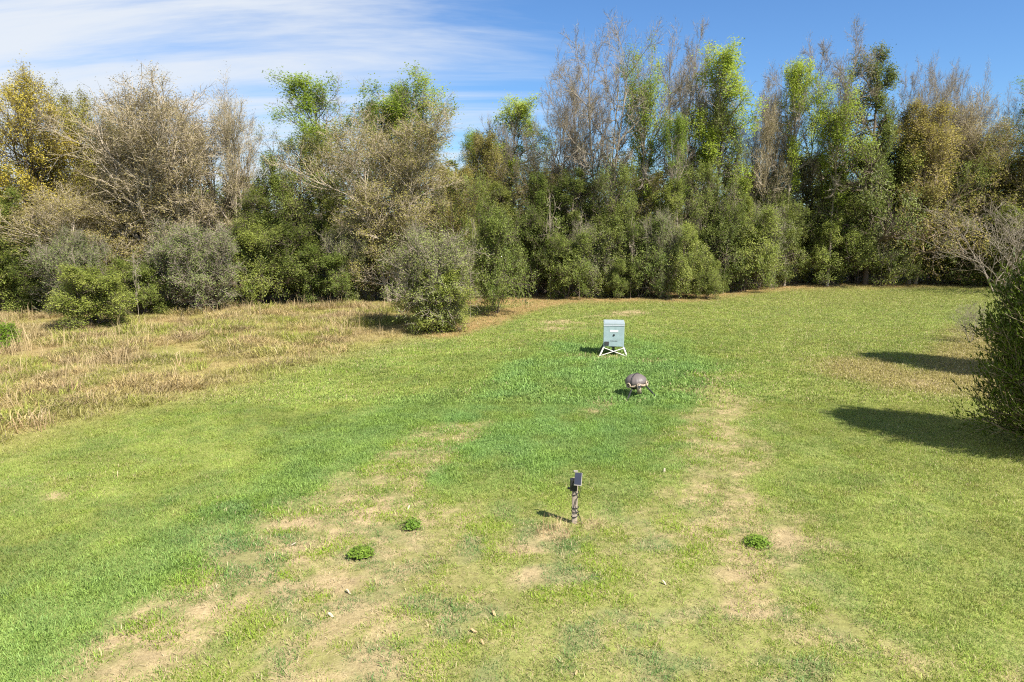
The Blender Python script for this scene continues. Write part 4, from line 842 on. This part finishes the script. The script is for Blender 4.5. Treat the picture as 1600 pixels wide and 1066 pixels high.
# low three-legged drop feeder with a domed lid
tx, ty = ground(995, 617); tz = hz(tx, ty); S = ty/FPX
e = empty('drop_feeder', (tx, ty, tz), math.radians(4)); e.rotation_euler[1] = math.radians(-6); e.rotation_euler[0] = math.radians(2); tag(e, 'squat brown drop feeder with domed lid and three tan spouts on black legs', 'feeder')
R = 16.8*S; zr = .50
BM().lathe([(R*1.03, zr), (R*1.04, zr+.03), (R*.98, zr+.10), (R*.84, zr+.155), (R*.62, zr+.215), (R*.34, zr+.25), (R*.10, zr+.26), (.001, zr+.26)], 72, None, 18, .012).done('lid', M_TAUPE, e, True)
BM().lathe([(R*1.0, zr+.005), (R*1.0, zr-.05), (R*.82, zr-.15), (R*.50, zr-.22), (.001, zr-.24)], 40).done('hopper', M_UNDER, e, True)
for az in (-90, -143, -37):          # three spouts
    a = math.radians(az); d = Vector((math.cos(a), math.sin(a), 0)); side_ = Vector((-d.y, d.x, 0))
    sp = BM().pipe(d*R*.45+Vector((0, 0, zr-.06)), d*R*1.14+Vector((0, 0, zr-.03)), .072, .057)
    o = sp.done('spout', M_PORT, e, True)
    if az == -90:
        c = d*(R*1.12)
        BM().pipe(c+Vector((0, 0, zr+.03)), c+Vector((0, 0, zr-.29)), .070, .055).done('elbow', M_PORT, o, True)
        BM().rod(c+d*.05+Vector((0, 0, zr-.045)), c+d*.078+Vector((0, 0, zr-.035)), .05, .054, 16).done('hole_shade_disc', M_BLACK, o)  # black disc stands in for the dark of the elbow's open hole
    else:
        c = d*(R*1.14)+Vector((0, 0, zr-.03)); BM().rod(d*(R*1.04)+Vector((0, 0, zr-.032)), d*(R*1.05)+Vector((0, 0, zr-.032)), .056, .056, 16).done('hole_shade_disc', M_BLACK, o)  # black disc inside the open spout stands in for its shaded depth
        BM().pipe(c-d*.035, c+d*.012, .088, .058).done('collar', M_PORT, o, True)
for k0, k1 in ((-125, -17), (-55, -163)):    # tan band between the spouts
    a0, a1 = math.radians(-90+(12 if k0 == -55 else -12)), math.radians(-37 if k0 == -55 else -143)
    pts = [(R*1.02*math.cos(a0+(a1-a0)*i/8), R*1.02*math.sin(a0+(a1-a0)*i/8), zr-.03-.04*abs(math.sin(math.pi*(i/8)))) for i in range(9)]
    BM().path(pts, .036, 8).done('band', M_PORT, e, True)
def lid_z(rr):
    pr = [(R*1.06, zr+.04), (R*1.0, zr+.11), (R*.86, zr+.167), (R*.64, zr+.227), (R*.35, zr+.262), (0, zr+.272)]
    return float(np.interp(rr, [p[0] for p in pr][::-1], [p[1] for p in pr][::-1]))
sa = math.radians(-128); pts = []
for i in range(-9, 10):
    rr = i/9*R*1.04; pts.append((rr*math.cos(sa), rr*math.sin(sa), lid_z(abs(rr))))
pts.append((R*1.05*math.cos(sa), R*1.05*math.sin(sa), zr-.08))
BM().path(pts, .015, 6).done('strap', M_BLACK, e, True)
for ft in (Vector((-.66, -.90, -.05)), Vector((.60, -.20, -.05)), Vector((.05, .62, -.05))):
    d = ft.copy(); d.z = 0; d.normalize()
    BM().rod(d*R*.80+Vector((0, 0, zr-.10)), ft, .027, .025, 8).done('leg', M_BLACK, e)

# camera post
cx_, cy_ = ground(898, 819); cz_ = hz(cx_, cy_); S = cy_/FPX
e = empty('camera_post', (cx_, cy_, cz_)); tag(e, 'weathered wooden post with strapped black camera and tilted solar panel', 'post')
pm = BM(); ph = 80*S
pm.box((0, 0, ph/2-.06), (.105, .095, ph+.12), bev=.012)
for v in pm.b.verts:
    v.co.x += .012*math.sin(v.co.z*6)+.0; v.co.y += .01*math.cos(v.co.z*5)
pm.done('post', M_WOOD, e)
zc = ph*.90
cam_ = BM().box((-.045, -.095, zc), (.135, .10, .24), bev=.014).done('camera_body', M_BLACK, e)
BM().rod((-.045, -.143, zc+.03), (-.045, -.162, zc+.03), .026, .024, 14).done('lens_ring', M_STEEL, cam_)
BM().box((-.13, -.02, zc-.1), (.05, .05, .02), bev=.004).done('latch', M_BLACK, cam_)
rot = Matrix.Rotation(math.radians(-14), 3, 'Z') @ Matrix.Rotation(math.radians(-26), 3, 'X')
pc = Vector((.035, -.16, zc+.14))
pan = BM().box(pc, (.142, .022, .245), rot, .006).done('solar_panel', M_FRAME, e)
BM().box(pc+rot @ Vector((0, -.0135, .008)), (.126, .006, .222), rot).done('cells', M_PANEL, pan)
BM().rod(pc+rot @ Vector((0, .01, -.02)), (.02, -.03, zc+.02), .014, .014, 8).done('bracket', M_STEEL, e)
BM().box((0, .0, zc+.235), (.08, .04, .025), bev=.006).done('mount_cap', M_FRAME, e)
for zz, tl in ((zc-.22, .5), (ph*.36, .12), (ph*.27, -.2), (ph*.17, .3)):
    pts = [(.064*math.cos(t_)*1.05, .060*math.sin(t_)*1.05, zz+tl*.06*math.cos(t_)) for t_ in np.linspace(0, 2*math.pi, 17)]
    BM().path(pts, .008, 6).done('strap', M_BLACK, e)
BM().path([(.06, -.13, zc+.02), (.085, -.10, zc-.12), (.075, -.07, zc-.24), (.02, -.065, zc-.30), (-.01, -.068, zc-.45), (.04, -.066, ph*.33), (.075, -.05, ph*.2), (.11, -.08, ph*.09), (.15, -.12, .02)], .007, 6).done('cable', M_BLACK, e, True)

# bark chips and small pale stones on the lawn
def chip(px, py, ln, label, mat=M_CHIP, name='bark_chip', cat='bark chip'):
    x, y = ground(px, py); z = hz(x, y); r = random.Random(px*7+py); L = ln*y/FPX
    b = BM(); bmesh.ops.create_icosphere(b.b, subdivisions=2, radius=.5)
    for v in b.b.verts:
        k = 1+.35*(vnoise(np.array([v.co.x*3+px]), np.array([v.co.y*3+v.co.z*2]), 9)[0]-.5)*2
        v.co = Vector((v.co.x*L*k, v.co.y*L*.42*k, v.co.z*L*.22*k+.02*math.sin(v.co.x*4)))
    o = b.done(name, mat); o.location = (x, y, z+.035); o.rotation_euler = (r.uniform(-.4, .4), r.uniform(-.4, .4), r.uniform(0, 3.1)); tag(o, label, cat, 'chips and stones on the lawn')
M_STONE = mat_plain('pale_stone', (.44, .37, .27), .9, 0, .15, 20, .3)
chip(740, 994, 15, 'long tan bark chip, furthest of three at the bottom centre')
chip(733, 1012, 14, 'tan bark chip at the bottom left of three at the bottom centre')
chip(754, 1013, 9, 'short tan bark chip on the right of three at the bottom centre')
chip(772, 966, 11, 'thin yellowish bark chip just above the three at the bottom centre')
chip(517, 970, 13, 'pale chip on the dry strip at the lower left', M_STONE)
chip(545, 932, 11, 'whitish stone on the dry strip, left of the bark chips', M_STONE, 'stone', 'stone')
chip(638, 798, 9, 'small whitish stone behind the yellow-green weed', M_STONE, 'stone', 'stone')
chip(1038, 916, 10, 'pale stone in the grass below and right of the camera post', M_STONE, 'stone', 'stone')
chip(1038, 740, 8, 'small pale stone in the grass right of the camera post', M_STONE, 'stone', 'stone')
chip(458, 856, 10, 'pale chip beside the bare soil left of the front green weed', M_STONE)
chip(900, 1058, 10, 'tan bark chip at the bottom edge, right of the centre')
